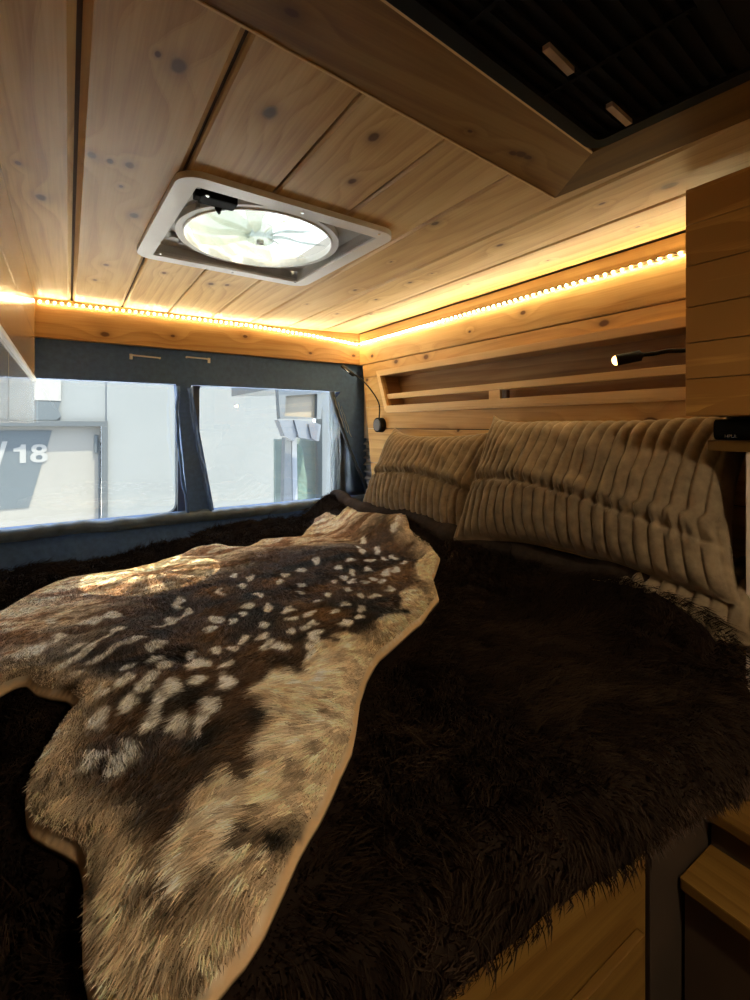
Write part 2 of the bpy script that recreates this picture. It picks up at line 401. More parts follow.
# curtain rods on the cover
for (ua, va, ub, vb, e, lab) in [(131, 355, 160, 358, 0, 'left of the two thin white rods on the navy panel above the windows'), (187, 357, 209, 359, 1, 'right of the two thin white rods on the navy panel above the windows')]:
    y = 1.975; a = onY(ua, va, y); b = onY(ub, vb, y)
    rt = empty('curtain_rod', (a[0], y, a[1]), lab, 'curtain rod', 'curtain rods above the rear windows')
    m = MB(); m.tube([(a[0], y, a[1]), (b[0], y, b[1])], .0032, 8); m.build('rod', M['white'], rt)
    k = a if e == 0 else b
    m = MB(); m.tube([(k[0], y, k[1]+.004), (k[0], y, k[1]-.016)], .0055, 8); m.cyl((k[0], y, k[1]), (k[0], 1.986, k[1]), .004, 8); m.build('end_bracket', M['white'], rt)
    k = b if e == 0 else a
    m = MB(); m.cyl((k[0], y, k[1]), (k[0], 1.986, k[1]), .004, 8); m.build('end_bracket', M['white'], rt)
# maker of wrinkled sheets (cloth-like grids)
def sheet(name, mat, corner, nu, nv, amp, freq, parent=None, thick=.004, smooth=True, seed=0.):
    """corner(u,v)->point; displaced along y by folds"""
    vs = []; m = MB()
    for s_ in (0, 1):
        for j in range(nv+1):
            for i in range(nu+1):
                p = corner(i/nu, j/nv); d = amp*mnoise.noise(Vector((i/nu*freq[0]+seed, j/nv*freq[1], seed*2)))
                vs.append((p[0], p[1]+d+s_*thick, p[2]))
    W = nu+1; N = W*(nv+1); fs = []
    for j in range(nv):
        for i in range(nu):
            a = j*W+i; fs.append((a, a+1, a+W+1, a+W)); fs.append((N+a, N+a+W, N+a+W+1, N+a+1))
    rim = [i for i in range(W)]+[j*W+nu for j in range(1, nv+1)]+[nv*W+i for i in range(nu-1, -1, -1)]+[j*W for j in range(nv-1, 0, -1)]
    for k in range(len(rim)): a, b = rim[k], rim[(k+1) % len(rim)]; fs.append((a, b, b+N, a+N))
    m.add(vs, fs, 0., smooth); return m.build(name, mat, parent)
# pillar trim, foil curtain, strap at the right end of the rear windows
def quadc(tl, tr, br, bl, y):
    a, b, c_, d = [onY(u, v, y) for u, v in (tl, tr, br, bl)]
    def f(u, v):
        x = (a[0]*(1-u)+b[0]*u)*(1-v)+(d[0]*(1-u)+c_[0]*u)*v; z = (a[1]*(1-u)+b[1]*u)*(1-v)+(d[1]*(1-u)+c_[1]*u)*v
        return (x, y, z)
    return f
tag(sheet('foil_curtain', M['silver'], quadc((329, 391), (342, 396), (340, 496), (331, 497), 2.0), 30, 40, .03, (7, 2), thick=.003, seed=3.1), 'narrow crinkled silver foil curtain gathered at the right end of the rear windows', 'curtain')
tag(sheet('window_film', M['lav'], quadc((337, 400), (349, 418), (364, 490), (340, 494), 2.016), 24, 30, .01, (4, 5), thick=.002, seed=8.), 'lavender grey film panel behind the diagonal strap beside the rear window', 'window film')
m = MB(); P = [(332, 392), (336, 410), (341, 426), (348, 445), (357, 466), (367, 488)]; Q = []
for u, v in P: x, z = onY(u, v, 1.955); Q.append((x, 1.955, z))
m.tube(Q, [.011, .010, .0085, .0075, .007, .007], 10); stp = tag(m.build('diagonal_strap', plain('dark strap', (.02, .028, .04), .4)), 'dark twisted fabric strap running diagonally beside the rear window', 'strap')
m = MB()
for k, (du, rr) in enumerate([(0, .004), (5, .003), (9, .003)]):
    Q = []
    for j in range(10):
        u = 334+du*.8+j*1.1; v = 397+du+j*(3.4); x, z = onY(u, v, 1.945-.002*k); Q.append((x+.002*math.sin(j*2+k), 1.945-.002*k, z))
    m.tube(Q, rr*.6, 6)
m.build('cord', M['silver'], stp)['label'] = 'white crinkled cord bundle'
m = MB(); m.prism([(1.10, .165), (1.13, .165), (1.145, -.345), (1.08, -.345)], 'y', 2.02, 2.03); struct('trim_2', m, plain('grey window post', (.36, .40, .46), .35))
# cream pillar trim and louvred vent in the rear right corner
m = MB(); m.prism([(1.236, -.06), (1.30, -.06), (1.30, .30), (1.236, .30)], 'y', 1.978, 1.998); struct('trim_3', m, M['cream'])
m = MB(); m.prism([(1.86, -.06), (1.98, -.06), (1.98, .30), (1.935, .30)], 'x', 1.225, 1.235); struct('trim_4', m, M['cream'])
m = MB(); m.prism([(1.80, -1.5), (1.99, -1.5), (1.99, -.06), (1.80, -.06)], 'x', 1.245, 1.26); struct('trim_5', m, plain('grey pillar plastic', (.20, .21, .24), .5))
vt = empty('pillar_vent', (1.235, 1.93, -.18), 'grey louvred plastic vent on the rear corner pillar behind the far pillow', 'vent')
m = MB(); m.box(1.238, 1.245, 1.865, 1.982, -.285, -.07, bev=.002); m.build('backing', M['greyplastic'], vt)
for k in range(6):
    z = -.262+k*.034; m = MB(); m.prism([(1.222, z), (1.238, z+.012), (1.238, z+.017), (1.222, z+.005)], 'y', 1.868, 1.98); m.build('louvre', plain('slate plastic', (.16, .17, .20), .45) if k == 0 else bpy.data.materials['slate plastic'], vt)

# ------------------------------------------------------------------ light strips
def led_strip(pts, step, label, nrm):
    pts = [Vector(p) for p in pts]; nrm = Vector(nrm).normalized()
    rt = empty('light_strip', pts[0], label, 'light strip', 'warm light strips under the ceiling edge')
    seg = [(b-a).length for a, b in zip(pts, pts[1:])]; L = sum(seg); n = min(99, int(L/step)); m = MB()
    def obox(mb, c0, d, hl, hw, hh):
        side = d.cross(nrm).normalized()
        vs = [c0+d*a*hl+side*b*hw+nrm*e*hh for e in (-1, 1) for b in (-1, 1) for a in (-1, 1)]
        mb.add(vs, [(0,2,3,1),(4,5,7,6),(0,1,5,4),(2,6,7,3),(0,4,6,2),(1,3,7,5)])
    for a, b in zip(pts, pts[1:]): obox(m, (a+b)/2, (b-a).normalized(), (b-a).length/2, .004, .001)
    m.build('backing_tape', M['ledbody'], rt); first = None
    for k in range(n):
        t = L*(k+.5)/n; i = 0
        while i < len(seg)-1 and t > seg[i]: t -= seg[i]; i += 1
        d = (pts[i+1]-pts[i]).normalized(); c0 = pts[i]+d*t+nrm*.0025
        if first is None:
            m = MB(); obox(m, c0+nrm*.0003, d, .0019, .0026, .0017); first = m.build('light_chip', M['led'], rt); base = c0
        else:
            q = first.copy(); COL.objects.link(q); q.location = c0-base
    return rt
led_strip([(-.090, 1.9535, .422), (.30, 1.9535, .426), (.65, 1.9535, .425), (.94, 1.9535, .412), (1.176, 1.9535, .395)], .0205, 'light strip of warm chips along the top of the rear pine header', (0, -1, -.35))
led_strip([(1.183, 1.945, .397), (1.183, .40, .399)], .0225, 'long light strip of warm chips along the top of the right wall', (-1, 0, -.55))

# ------------------------------------------------------------------ roof vent
cx, cy = .3795, 1.083; an = math.radians(2.2)
def fr_(x, y): return (cx+x*math.cos(an)-y*math.sin(an), cy+x*math.sin(an)+y*math.cos(an))
fan = empty('roof_fan', (cx, cy, .425), 'white square roof vent with a round clear fan set in the plank ceiling', 'roof fan')
m = MB(); o_ = rrect(-.232, .232, -.238, .238, .042, 8); i_ = rrect(-.196, .196, -.203, .203, .004, 8)
ringprism(m, [fr_(*p) for p in o_], [fr_(*p) for p in i_], 'z', .424, .436)
m.build('flange', M['white'], fan)
m = MB(); i2 = rrect(-.199, .199, -.206, .206, .005, 8)
ringprism(m, [fr_(*p) for p in i2], [fr_(*p) for p in i_], 'z', .430, .50); m.build('shaft_wall', M['greyplastic'], fan)
# recessed plate with round hole
def circ(r, n, x=0., y=0.): return [(x+r*math.cos(2*PI*k/n), y+r*math.sin(2*PI*k/n)) for k in range(n)]
ccx, ccy = .004, .006
N = 72
def sqpt(k):
    a = 2*PI*k/N; c_, s_ = math.cos(a), math.sin(a); q = min(.196/max(1e-6, abs(c_)), .203/max(1e-6, abs(s_))); return (c_*q, s_*q)
m = MB(); ringprism(m, [fr_(*sqpt(k)) for k in range(N)], [fr_(*p) for p in circ(.184, N, ccx, ccy)], 'z', .455, .459); m.build('inner_plate', M['greyplastic'], fan)
m = MB(); ringprism(m, [fr_(*p) for p in circ(.1865, N, ccx, ccy)], [fr_(*p) for p in circ(.170, N, ccx, ccy)], 'z', .440, .456); ring_ = m.build('fan_ring', M['white'], fan)
m = MB()
ringprism(m, [fr_(*p) for p in circ(.172, N, ccx, ccy)], [fr_(*p) for p in circ(.1685, N, ccx, ccy)], 'z', .437, .448)
m.build('ring_bead', M['white'], ring_)
for k in range(10):
    a0 = 2*PI*k/10+.2; m = MB(); vs = []
    for i in range(9):
        rr = .028+.138*i/8
        for j in range(7):
            a = a0+(j/6)*.42+i*.022; x, y = fr_(ccx+rr*math.cos(a), ccy+rr*math.sin(a)); vs.append((x, y, .446+.030*(j/6)*(rr/.17)**.5+.003*math.sin(i)))
    nn = len(vs); vs += [(x, y, z+.0015) for x, y, z in vs]; fs = []
    for i in range(8):
        for j in range(6):
            q = i*7+j; fs += [(q, q+1, q+8, q+7), (nn+q, nn+q+7, nn+q+8, nn+q+1)]
    m.add(vs, fs, 0., True); m.build('fan_blade', M['blade'], fan)
hx, hy = fr_(ccx, ccy)
m = MB(); m.cyl((hx, hy, .440), (hx, hy, .475), .030, 24); hub_ = m.build('hub', M['blade'], fan)
m = MB(); m.cyl((hx, hy, .434), (hx, hy, .442), .0085, 16); m.build('hub_cap', M['greyplastic'], hub_)
bx_, by_ = .247, .945
m = MB(); m.box(bx_-.035, bx_+.035, by_-.018, by_+.018, .436, .456, bev=.004); m.box(bx_-.045, bx_-.03, by_-.010, by_+.012, .438, .452, bev=.002)
m.cyl((bx_+.005, by_+.016, .436), (bx_+.012, by_+.038, .436), .007, 12, r2=.003); m.build('motor_bracket', M['black'], fan)
for (px, py) in [(.215, .895), (.575, .865), (.56, 1.29), (.19, 1.26), (.39, .862), (.38, 1.302)]:
    m = MB(); m.cyl((px, py, .4225), (px, py, .4245), .0035, 10); m.build('screw', M['steel'], fan)
for q in [(.225, 1.0, .008), (.208, 1.19, .010), (.23, 1.215, .006)]:
    m = MB(); m.cyl((q[0], q[1], .442), (q[0], q[1], .456), q[2], 12); m.build('plate_boss', M['greyplastic'], fan)
m = MB()                                             # low milky dome on the roof
vs = []; n1, n2 = 28, 28
for j in range(n2+1):
    for i in range(n1+1):
        x = -.225+.45*i/n1; y = -.23+.46*j/n2; q = (1-abs(x/.225)**4)*(1-abs(y/.23)**4)
        X_, Y_ = fr_(x, y); vs.append((X_, Y_, .502+.045*max(0, q)**.5))
nn = len(vs); vs += [(x, y, z+.002) for x, y, z in vs]; fs = []
for j in range(n2):
    for i in range(n1):
        q = j*(n1+1)+i; fs += [(q, q+1, q+n1+2, q+n1+1), (nn+q, nn+q+n1+1, nn+q+n1+2, nn+q+1)]
m.add(vs, fs, 0., True); m.build('dome', M['dome'], fan)

# ------------------------------------------------------------------ air conditioner and its pine frame
A0 = Vector(onZ(545, 195, .418)); A1 = Vector(onZ(190, 0, .418)); e1 = (A0-A1).normalized(); e2 = Vector((e1.y, -e1.x))   # e1 to the right, e2 towards the eye
e2 = Vector((.100, -.995)).normalized()
O = Vector(onZ(555, 197, .418))
def ac(a, b): p = O-e1*a+e2*b; return (p.x, p.y)
IN = Vector(onZ(583, 153, .418)); din = IN-O
ib = din.dot(e2)/1.; ia = -(din.dot(e1))
fw = .098; AX = .088; AY = .112
m = MB()
m.prism([ac(0, 0), ac(.95, 0), ac(.95, fw+.012), ac(.0, fw+.012)][::-1] if False else [ac(.95, 0), ac(0, 0), ac(AX, AY), ac(.95, AY)], 'z', .416, .4335, 1.5)
struct('trim_6', m, M['soffit'])
m = MB(); m.prism([ac(0, 0), ac(0, .9), ac(AX, .9), ac(AX, AY)], 'z', .416, .4335, 2.6)
struct('trim_7', m, M['floorwood'])
m = MB(); m.prism([ac(.95, AY), ac(AX, AY), ac(AX+.003, AY+.003), ac(.95, AY+.003)], 'z', .4145, .4165, 0.)
m.prism([ac(.95, -.002), ac(0, -.002), ac(0.004, .001), ac(.95, .001)], 'z', .4145, .4165, 0.)
struct('trim_8', m, M['trim'])
AC = empty('air_conditioner', (*ac(.4, .3), .42), 'black air conditioner grille panel in a pine frame on the ceiling', 'air conditioner')
def acp(a, b): return ac(AX+.003+a, AY+.003+b)
# body with rounded corner
def acr(a0, a1, b0, b1, r):
    return [acp(x, y) for x, y in rrect(a0, a1, b0, b1, r, 6)]
m = MB(); ringprism(m, acr(0, .80, 0, .72, .025), acr(.020, .78, .018, .70, .012), 'z', .4145, .4225); m.prism(acr(.001, .799, .001, .719, .024)[::-1], 'z', .4265, .4335)
m.build('cover', M['black'], AC)
for k in range(3):                                  # cross ribs
    a = .155+k*.16; m = MB(); m.prism([acp(a, .018), acp(a+.006, .018), acp(a+.006, .184), acp(a, .184)], 'z', .4190, .4262); m.build('cross_rib', M['blackgrille'], AC)
for k in range(9):
    b = .026+k*.0175; m = MB()
    m.prism([acp(.02, b), acp(.70, b), acp(.70, b+.0075), acp(.02, b+.0075)], 'z', .4205, .4262)
    m.build('grille_slat', M['blackgrille'], AC)
m = MB(); ringprism(m, acr(.01, .74, .185, .66, .02), acr(.03, .72, .20, .64, .012), 'z', .4190, .4262); m.prism(acr(.03, .72, .20, .64, .012), 'z', .4205, .4262); m.build('control_panel', M['black'], AC)
for (ua, va, ub, vb) in [(546, 48, 571, 73), (609, 106, 629, 124)]:
    p = Vector(onZ(ua, va, .412)); q = Vector(onZ(ub, vb, .412)); d = (q-p).normalized(); n_ = Vector((-d.y, d.x))*.0042
    m = MB(); m.prism([tuple(p-n_), tuple(q-n_), tuple(q+n_), tuple(p+n_)], 'z', .4105, .4165); m.build('latch_tab', M['gold'], AC)

# ------------------------------------------------------------------ overhead lockers
lk = empty('overhead_locker', (1.07, 0, .018), 'large overhead locker of striped horizontal boards at the right edge', 'locker')
XF = .945
m = MB(); zs = [.018, .085, .15, .215, .29, .365, .431]
for k, (a, b) in enumerate(zip(zs, zs[1:])): m.box(XF, XF+.015, -.9, .411, a+.0007, b-.0007, 11.3+k*1.7, bev=.001)
m.build('front', M['cedar'], lk)
m = MB(); m.prism([(XF+.015,.018),(1.183,.018),(1.183,.396),(1.10,.41),(XF+.015,.430)],'y',.396,.411,2.); m.box(XF+.015, 1.185, -.9, .396, .018, .032, 2.); m.build('carcass', M['cedar'], lk)
ll = empty('overhead_locker', (-.35, .6, .012), 'overhead locker with glossy pine upper and pale lower doors at the left edge', 'locker')
m = MB(); m.box(-.612, -.1, -.9, 1.953, .012, .436, 5.); m.build('carcass', M['lockerwood'], ll)
m = MB(); m.box(-.0995, -.094, -.9, 1.953, .30, .436, 7.5, bev=.001); m.box(-.0995, -.094, -.9, 1.953, .160, .2985, 9.1, bev=.001); m.build('upper_board', M['lockerwood'], ll)
ygap = 1.13
for a, b in ((-.9, .35), (.354, ygap-.002), (ygap+.004, 1.953)):
    m = MB(); m.box(-.0995, -.0945, a, b, .012, .149, bev=.001); m.build('door', M['lockerdoor'], ll)
m = MB(); m.box(-.0995, -.088, -.9, 1.953, .149, .159, bev=.0015); m.build('metal_trim', M['white'], ll)

# ------------------------------------------------------------------ reading lamps
def smoothpath(P, n=10):
    P = [Vector(p) for p in P]; out = []
    for i in range(len(P)-1):
        p0 = P[max(i-1, 0)]; p1 = P[i]; p2 = P[i+1]; p3 = P[min(i+2, len(P)-1)]
        for k in range(n):
            t = k/n; out.append(.5*((2*p1)+(p2-p0)*t+(2*p0-5*p1+4*p2-p3)*t*t+(3*p1-p0-3*p2+p3)*t**3))
    out.append(P[-1]); return out
def px(u, v, x): y, z = onX(u, v, x); return (x, y, z)
l1 = empty('reading_lamp', px(382, 424, 1.186), 'black gooseneck reading lamp on a round base beside the far pillow', 'reading lamp')
b = Vector(px(382, 425, 1.186))
m = MB(); m.cyl(b, b+Vector((-.026, 0, 0)), .033, 28); lb1 = m.build('base', M['black'], l1)
m = MB(); m.cyl(b+Vector((-.0261, 0, 0)), b+Vector((-.030, 0, 0)), .026, 28); m.build('base_cap', plain('slate cap', (.10, .10, .11), .4), lb1)
m = MB(); m.tube(smoothpath([b+Vector((-.016, .0, .026)), px(379, 404, 1.16), px(371, 390, 1.14), px(360, 378, 1.12), px(353, 374, 1.11)]), .0032, 8); m.build('gooseneck', M['black'], l1)
p = Vector(px(354, 375.5, 1.11)); q = Vector(px(342.5, 366, 1.09))
m = MB(); m.tube([p, p.lerp(q, .1), q], [.005, .0095, .0095], 14); lh1 = m.build('lamp_head', M['black'], l1)
m = MB(); m.tube([p.lerp(q, .35)+Vector((-.004, -.006, -.003)), p.lerp(q, .85)+Vector((-.004, -.006, -.003))], [.005, .005], 10); m.build('light_window', M['steel'], lh1)
l2 = empty('reading_lamp', px(684, 351, 1.10), 'lit black spot reading lamp reaching out in front of the niche shelf', 'reading lamp')
p = Vector(px(642, 355, 1.09)); q = Vector(px(616, 360.5, 1.06))
m = MB(); m.tube([p+(p-q)*.12, p, p.lerp(q, .06), q], [.0042, .0065, .0125, .0125], 18, caps=False); lh2 = m.build('lamp_head', M['black'], l2)
m = MB(); d = (q-p).normalized(); m.tube([q-d*.002, q+d*.004, q+d*.008], [.0115, .010, .005], 16); m.build('bulb', M['bulb'], lh2)
m = MB(); P = smoothpath([p+(p-q)*.05, px(655, 353.5, 1.10), px(668, 351, 1.11), px(684, 350.5, 1.14), (1.178, .40, .165)]); m.tube(P, [.0048+.0006*(i % 2) for i in range(len(P))], 10); m.build('gooseneck', M['black'], l2)
m = MB(); m.cyl((1.1855, .40, .165), (1.165, .40, .165), .022, 20); m.build('base', M['black'], l2)

# ------------------------------------------------------------------ low cabinet, worktop, speaker, bed base, step bench
wtp = empty('side_cabinet', (1.1, 0, -1.5), 'cabinet with pale side panel and pine top at the right edge beside the near pillow', 'cabinet')
m = MB(); m.box(1.0, 1.185, -.8, .398, -.046, -.026, 3.2, bev=.002); m.build('worktop', M['floorwood'], wtp)
m = MB(); m.box(1.004, 1.02, -.8, .340, -.62, -.046, 1., bev=.002); m.build('side_panel', M['pinkwood'], wtp)
m = MB(); m.box(1.02, 1.185, .325, .345, -1.5, -.046, 1.); m.box(1.02, 1.185, -.8, .325, -1.5, -.6); m.build('carcass', M['dark'], wtp)
p0 = onX(712, 428, 1.03)
sp = empty('portable_speaker', (1.05, .25, -.026), 'black rounded speaker bar lying on the cabinet top under the locker', 'speaker')
m = MB(); pr = rrect(1.018, 1.075, -.0255, .0125, .012, 5); m.prism(pr, 'y', .10, .395); sbd = m.build('body', M['black'], sp)
tx = bpy.data.curves.new('brand_mark', 'FONT'); tx.body = 'HPUL'; tx.size = .0085; tx.extrude = .0002; tx.align_x = 'LEFT'
to = bpy.data.objects.new('lettering', tx); COL.objects.link(to); to.parent = sbd; to.rotation_euler = (PI/2, 0, -PI/2); to_fix = 0; to.location = Vector((1.0172, .377, -.0215))-Vector((1.05, .25, -.026)); tx.materials.append(M['steel']); to = solid(to)
bb = empty('bed_base', (.3, .36, -1.5), 'pine bed base with a dark gap between its front boards', 'bed base')
yb_ = .33; xg = onY(648, 940, yb_)[0]
m = MB(); m.box(-.6, xg-.006, yb_, yb_+.02, -1.5, -.5, 4.4, bev=.002); m.build('front_panel', M['basewood'], bb)
m = MB(); m.box(xg+.006, .98, yb_, yb_+.02, -1.5, -.5, 6.4, bev=.002); m.build('dark_panel', plain('walnut stain', (.028, .016, .008), .6, var=.2, scale=9), bb)
m = MB(); m.box(-.6, 1.18, yb_+.021, 1.97, -.52, -.50, 4.4); m.box(xg-.05, xg+.05, yb_+.021, yb_+.05, -1.5, -.52); m.build('deck', M['dark'], bb)
x1 = onY(550, 984, yb_); x2 = onY(594, 936, yb_)
m = MB(); m.box(.30, xg-.03, yb_-.012, yb_-.001, -.80, -.655, 1.4, bev=.002); m.build('drawer_front', M['basewood'], bb)
mt = empty('mattress', (.3, 1.1, -.499), 'mattress in a white cotton sheet under the fur throw', 'mattress')
m = MB(); m.box(-.6, 1.175, .37, 1.955, -.498, -.475, bev=.01); m.build('body', M['sheet'], mt)
# stepped pine bench along the right wall
sb = empty('step_bench', (.9, .1, -1.5), 'stepped pine bench below the bed in the lower right corner', 'bench')
for k, (xa, z, n) in enumerate([(.745, -.645, 'lower_step'), (.83, -.585, 'middle_step'), (.905, -.52, 'upper_step')]):
    m = MB(); m.box(xa-.012, min(xa+.10, 1.0), -.5, .327, z-.018, z, 8.1+k*2, bev=.003); m.build(n, M['floorwood'], sb)
    m = MB(); m.box(xa, xa+.012, -.5, .325, z-.065 if k else -1.5, z-.018, 3.3+k); m.build('riser', plain('dark stained board', (.05, .028, .014), .6) if k == 0 else bpy.data.materials['dark stained board'], sb)

# ------------------------------------------------------------------ numpy value noise
def vnoise(x, y, seed=0):
    x = np.asarray(x, float); y = np.asarray(y, float); xi = np.floor(x).astype(np.int64); yi = np.floor(y).astype(np.int64); xf = x-xi; yf = y-yi
    def h(i, j):
        n = (i*374761393+j*668265263+seed*974634777) & 0x7fffffff; n = ((n ^ (n >> 13))*1274126177) & 0x7fffffff; n = n ^ (n >> 16)
        return (n & 0xffff)/65535.
    u = xf*xf*(3-2*xf); v = yf*yf*(3-2*yf)
    return (h(xi, yi)*(1-u)+h(xi+1, yi)*u)*(1-v)+(h(xi, yi+1)*(1-u)+h(xi+1, yi+1)*u)*v
def fbm(x, y, o=3, seed=0):
    s = 0; a = .5; t = 0
    for k in range(o): s = s+a*vnoise(x*2**k, y*2**k, seed+k); t += a; a *= .5
    return s/t
def sstep(a, b, x): t = np.clip((np.asarray(x, float)-a)/(b-a), 0, 1); return t*t*(3-2*t)

# bed surface: throw height over (x, s); s is measured along the throw front to back, s<S0 hangs down
YF = .34; RR = .06
HANG = .006
def throw_pt(x, s):
    """x across the van, s: 0 = hem, grows up the front drop, round the edge and back over the bed"""
    x = np.asarray(x, float); s = np.asarray(s, float)
    top = -.408+.018*(fbm(x*3.1+5, s*3.1, 3, 3)-.5)*2+.010*(fbm(x*9+2, s*8, 2, 9)-.5)*2
    top = top+.075*sstep(.78, 1.0, x)*sstep(0, .3, s)+.02*np.exp(-((x-.93-.02*np.sin(s*9))/.05)**2)     # puffs up over the pillow feet
    ytop = s-HANG-RR*PI/2+YF; top = top-.052*sstep(0, .09, ytop-(1.60+.60*x))*sstep(.80, .55, x)
    arc = RR*PI/2; hang = HANG+.055*(1-sstep(.34, .62, x))+.010*np.sin(x*7+.6)+.008*np.sin(x*17)
    yf = YF-.05*sstep(.2, .9, x)+.02*(fbm(x*6, s*0+.3, 2, 5)-.5)+.18*sstep(.93, 1.12, x)+.01
    # piecewise path
    d = s-hang
    a = np.clip(d/RR, 0, PI/2)
    y = yf+RR-RR*np.cos(a)-RR
    zz = -RR+RR*np.sin(a)
    zz = np.where(d < 0, -RR+d, zz); y = np.where(d < 0, yf-.012*np.sin(x*31)*np.clip(-d/.1, 0, 1), y)
    y = np.where(d > arc, yf+(d-arc), y)
    z = top+zz
    return np.stack([x+0*y, y, z], -1)
def bed_z(x, y):                                    # height of the throw on the flat part
    x = np.asarray(x, float); y = np.asarray(y, float); s = y-YF+HANG+RR*PI/2
    return throw_pt(x, s)[..., 2]

def fast_mesh(name, V, F4, F3, colr, mat, parent=None, smooth=True):
    """V (n,3) world z from eye; F4 quads, F3 tris; colr (n,3) per vertex"""
    off = np.zeros(3); q = parent
    while q: off += np.array(q.location[:]); q = q.parent
    me = bpy.data.meshes.new(name); n = len(V); n4 = len(F4); n3 = len(F3)
    P = V+np.array([0, 0, Z0])-off
    me.vertices.add(n); me.vertices.foreach_set('co', P.astype(np.float32).ravel())
    li = np.concatenate([np.asarray(F4).ravel(), np.asarray(F3).ravel()]).astype(np.int32)
    me.loops.add(len(li)); me.loops.foreach_set('vertex_index', li)
    ls = np.concatenate([np.arange(n4)*4, n4*4+np.arange(n3)*3]).astype(np.int32); lt = np.concatenate([np.full(n4, 4), np.full(n3, 3)]).astype(np.int32)
    me.polygons.add(n4+n3); me.polygons.foreach_set('loop_start', ls); me.polygons.foreach_set('loop_total', lt)
    me.update(calc_edges=True); me.polygons.foreach_set('use_smooth', np.full(n4+n3, smooth))
    ca = me.color_attributes.new('Col', 'FLOAT_COLOR', 'POINT'); ca.data.foreach_set('color', np.concatenate([colr, np.ones((n, 1))], 1).astype(np.float32).ravel())
    me.materials.append(mat); me.validate()
    o = bpy.data.objects.new(name, me); COL.objects.link(o)
    if parent: o.parent = parent
    return o
def grid_faces(nu, nv):
    i, j = np.meshgrid(np.arange(nu), np.arange(nv)); a = (j*(nu+1)+i).ravel()
    return np.stack([a, a+1, a+nu+2, a+nu+1], 1)
def blades(P, N, D, L, W, C0, C1, droop=.4):
    """tapered hair blades: roots P, normals N, lay direction D, length L, width W, root / tip colour"""
    n = len(P); L = L[:, None]; W = W[:, None]
    view = RNG.normal(size=(n, 3)); side = np.cross(D, view); side /= np.linalg.norm(side, axis=1, keepdims=True)+1e-9
    mid = P+(N*.62+D*.38)*L*.5; tip = P+(N*(.62-droop)+D*(.55+droop))*L
    V = np.stack([P-side*W, P+side*W, mid-side*W*.8, mid+side*W*.8, tip], 1).reshape(-1, 3)
    b = np.arange(n)*5; F4 = np.stack([b, b+1, b+3, b+2], 1); F3 = np.stack([b+2, b+3, b+4], 1)
    Cm = C0*.5+C1*.5; C = np.stack([C0, C0, Cm, Cm, C1], 1).reshape(-1, 3)
    return V, F4, F3, C
def join(parts):
    V, A, B, C = [], [], [], []; o = 0
    for v, a, b, c_ in parts:
        V.append(v); A.append(np.asarray(a).reshape(-1, 4)+o); B.append(np.asarray(b).reshape(-1, 3)+o); C.append(c_); o += len(v)
    return np.concatenate(V), np.concatenate(A), np.concatenate(B), np.concatenate(C)

# outline of the hide on the bed, needed before the throw so that its hair lies flat underneath
outline_px = [(200,541.7),(217,538),(232,541),(247,541.6),(260,533),(280,531),(300,531),(313,517),(327,517),(340,520.7),(352,519),(360,522.6),(373,519),(390,521.6),(403,533),(410,545),(430,553),(440,561.6),(433,571.6),
 (439,590),(430,600),(420,613),(400,630),(380,646.6),(367,668),(360,690),(356,715),(352,736),(336,770),(318,805),(300,836),(283,872),(264,908),(246,932),(228,950),(206,974),(186,992),(165,1012),(140,1022),(115,1010),(102,996),(90,968),
 (84,940),(82,915),(83,885),(84,862),(78,841),(64,834),(48,827),(32,817),(26,805),(25,782),(29,766),(36,752),(54,722),(66,706),(77,695),(66,687),(50,684),(36,680),(24,670),(12,674),(0,680),(-30,700),(-75,690),(-95,655),(-60,628),(-30,616),(0,607),(23,592),(50,576),(70,569),(97,567),(132,564.7),(155,557),(176,550)]
ZH = -.378
poly = np.array([onZ(u_, v_, ZH) for u_, v_ in outline_px])
def inside(poly, x, y):
    c_ = np.zeros(len(x), bool); n = len(poly); j = n-1
    for i in range(n):
        xi, yi = poly[i]; xj, yj = poly[j]; t = ((yi > y) != (yj > y)) & (x < (xj-xi)*(y-yi)/(yj-yi+1e-12)+xi); c_ ^= t; j = i
    return c_
def edist(poly, x, y):
    d = np.full(len(x), 9.); n = len(poly)
    for i in range(n):
        a = poly[i]; b_ = poly[(i+1) % n]; ab = b_-a; L2 = (ab**2).sum()
        t = np.clip(((x-a[0])*ab[0]+(y-a[1])*ab[1])/L2, 0, 1); d = np.minimum(d, np.hypot(x-a[0]-t*ab[0], y-a[1]-t*ab[1]))
    return d
# ------------------------------------------------------------------ dark fur throw
SMAX = 1.935-YF+HANG+RR*PI/2
def xr(s):   # right edge of the throw, leaves the wall side free for the pillows
    return np.full_like(s, 1.0)
X0T = -.57
def throw_edge(s):                                   # x limit along s: reaches the pillows, wraps the front right corner
    s = np.asarray(s, float); y = s-HANG-RR*PI/2+YF
    e = np.interp(y, [-.2, .29, .355, .42, .50, .65, .9, 1.5, 1.96], [.86, .87, .93, .99, 1.01, 1.0, .985, .985, 1.02])
    return e+.012*np.sin(y*11)
nu, nv = 260, 300
u = np.linspace(0, 1, nu+1); s = np.linspace(0, 1, nv+1); U, S = np.meshgrid(u, s); S = S*SMAX
XX = X0T+(throw_edge(S)-X0T)*U
G = throw_pt(XX, S)
G[..., 2] -= .06*sstep(.965, 1., U)                   # tucked down by the pillows
G = G.reshape(-1, 3)
fb = np.tile(np.array([[.016, .010, .007]]), (len(G), 1))
parts = [(G, grid_faces(nu, nv), np.zeros((0, 3), int), fb)]
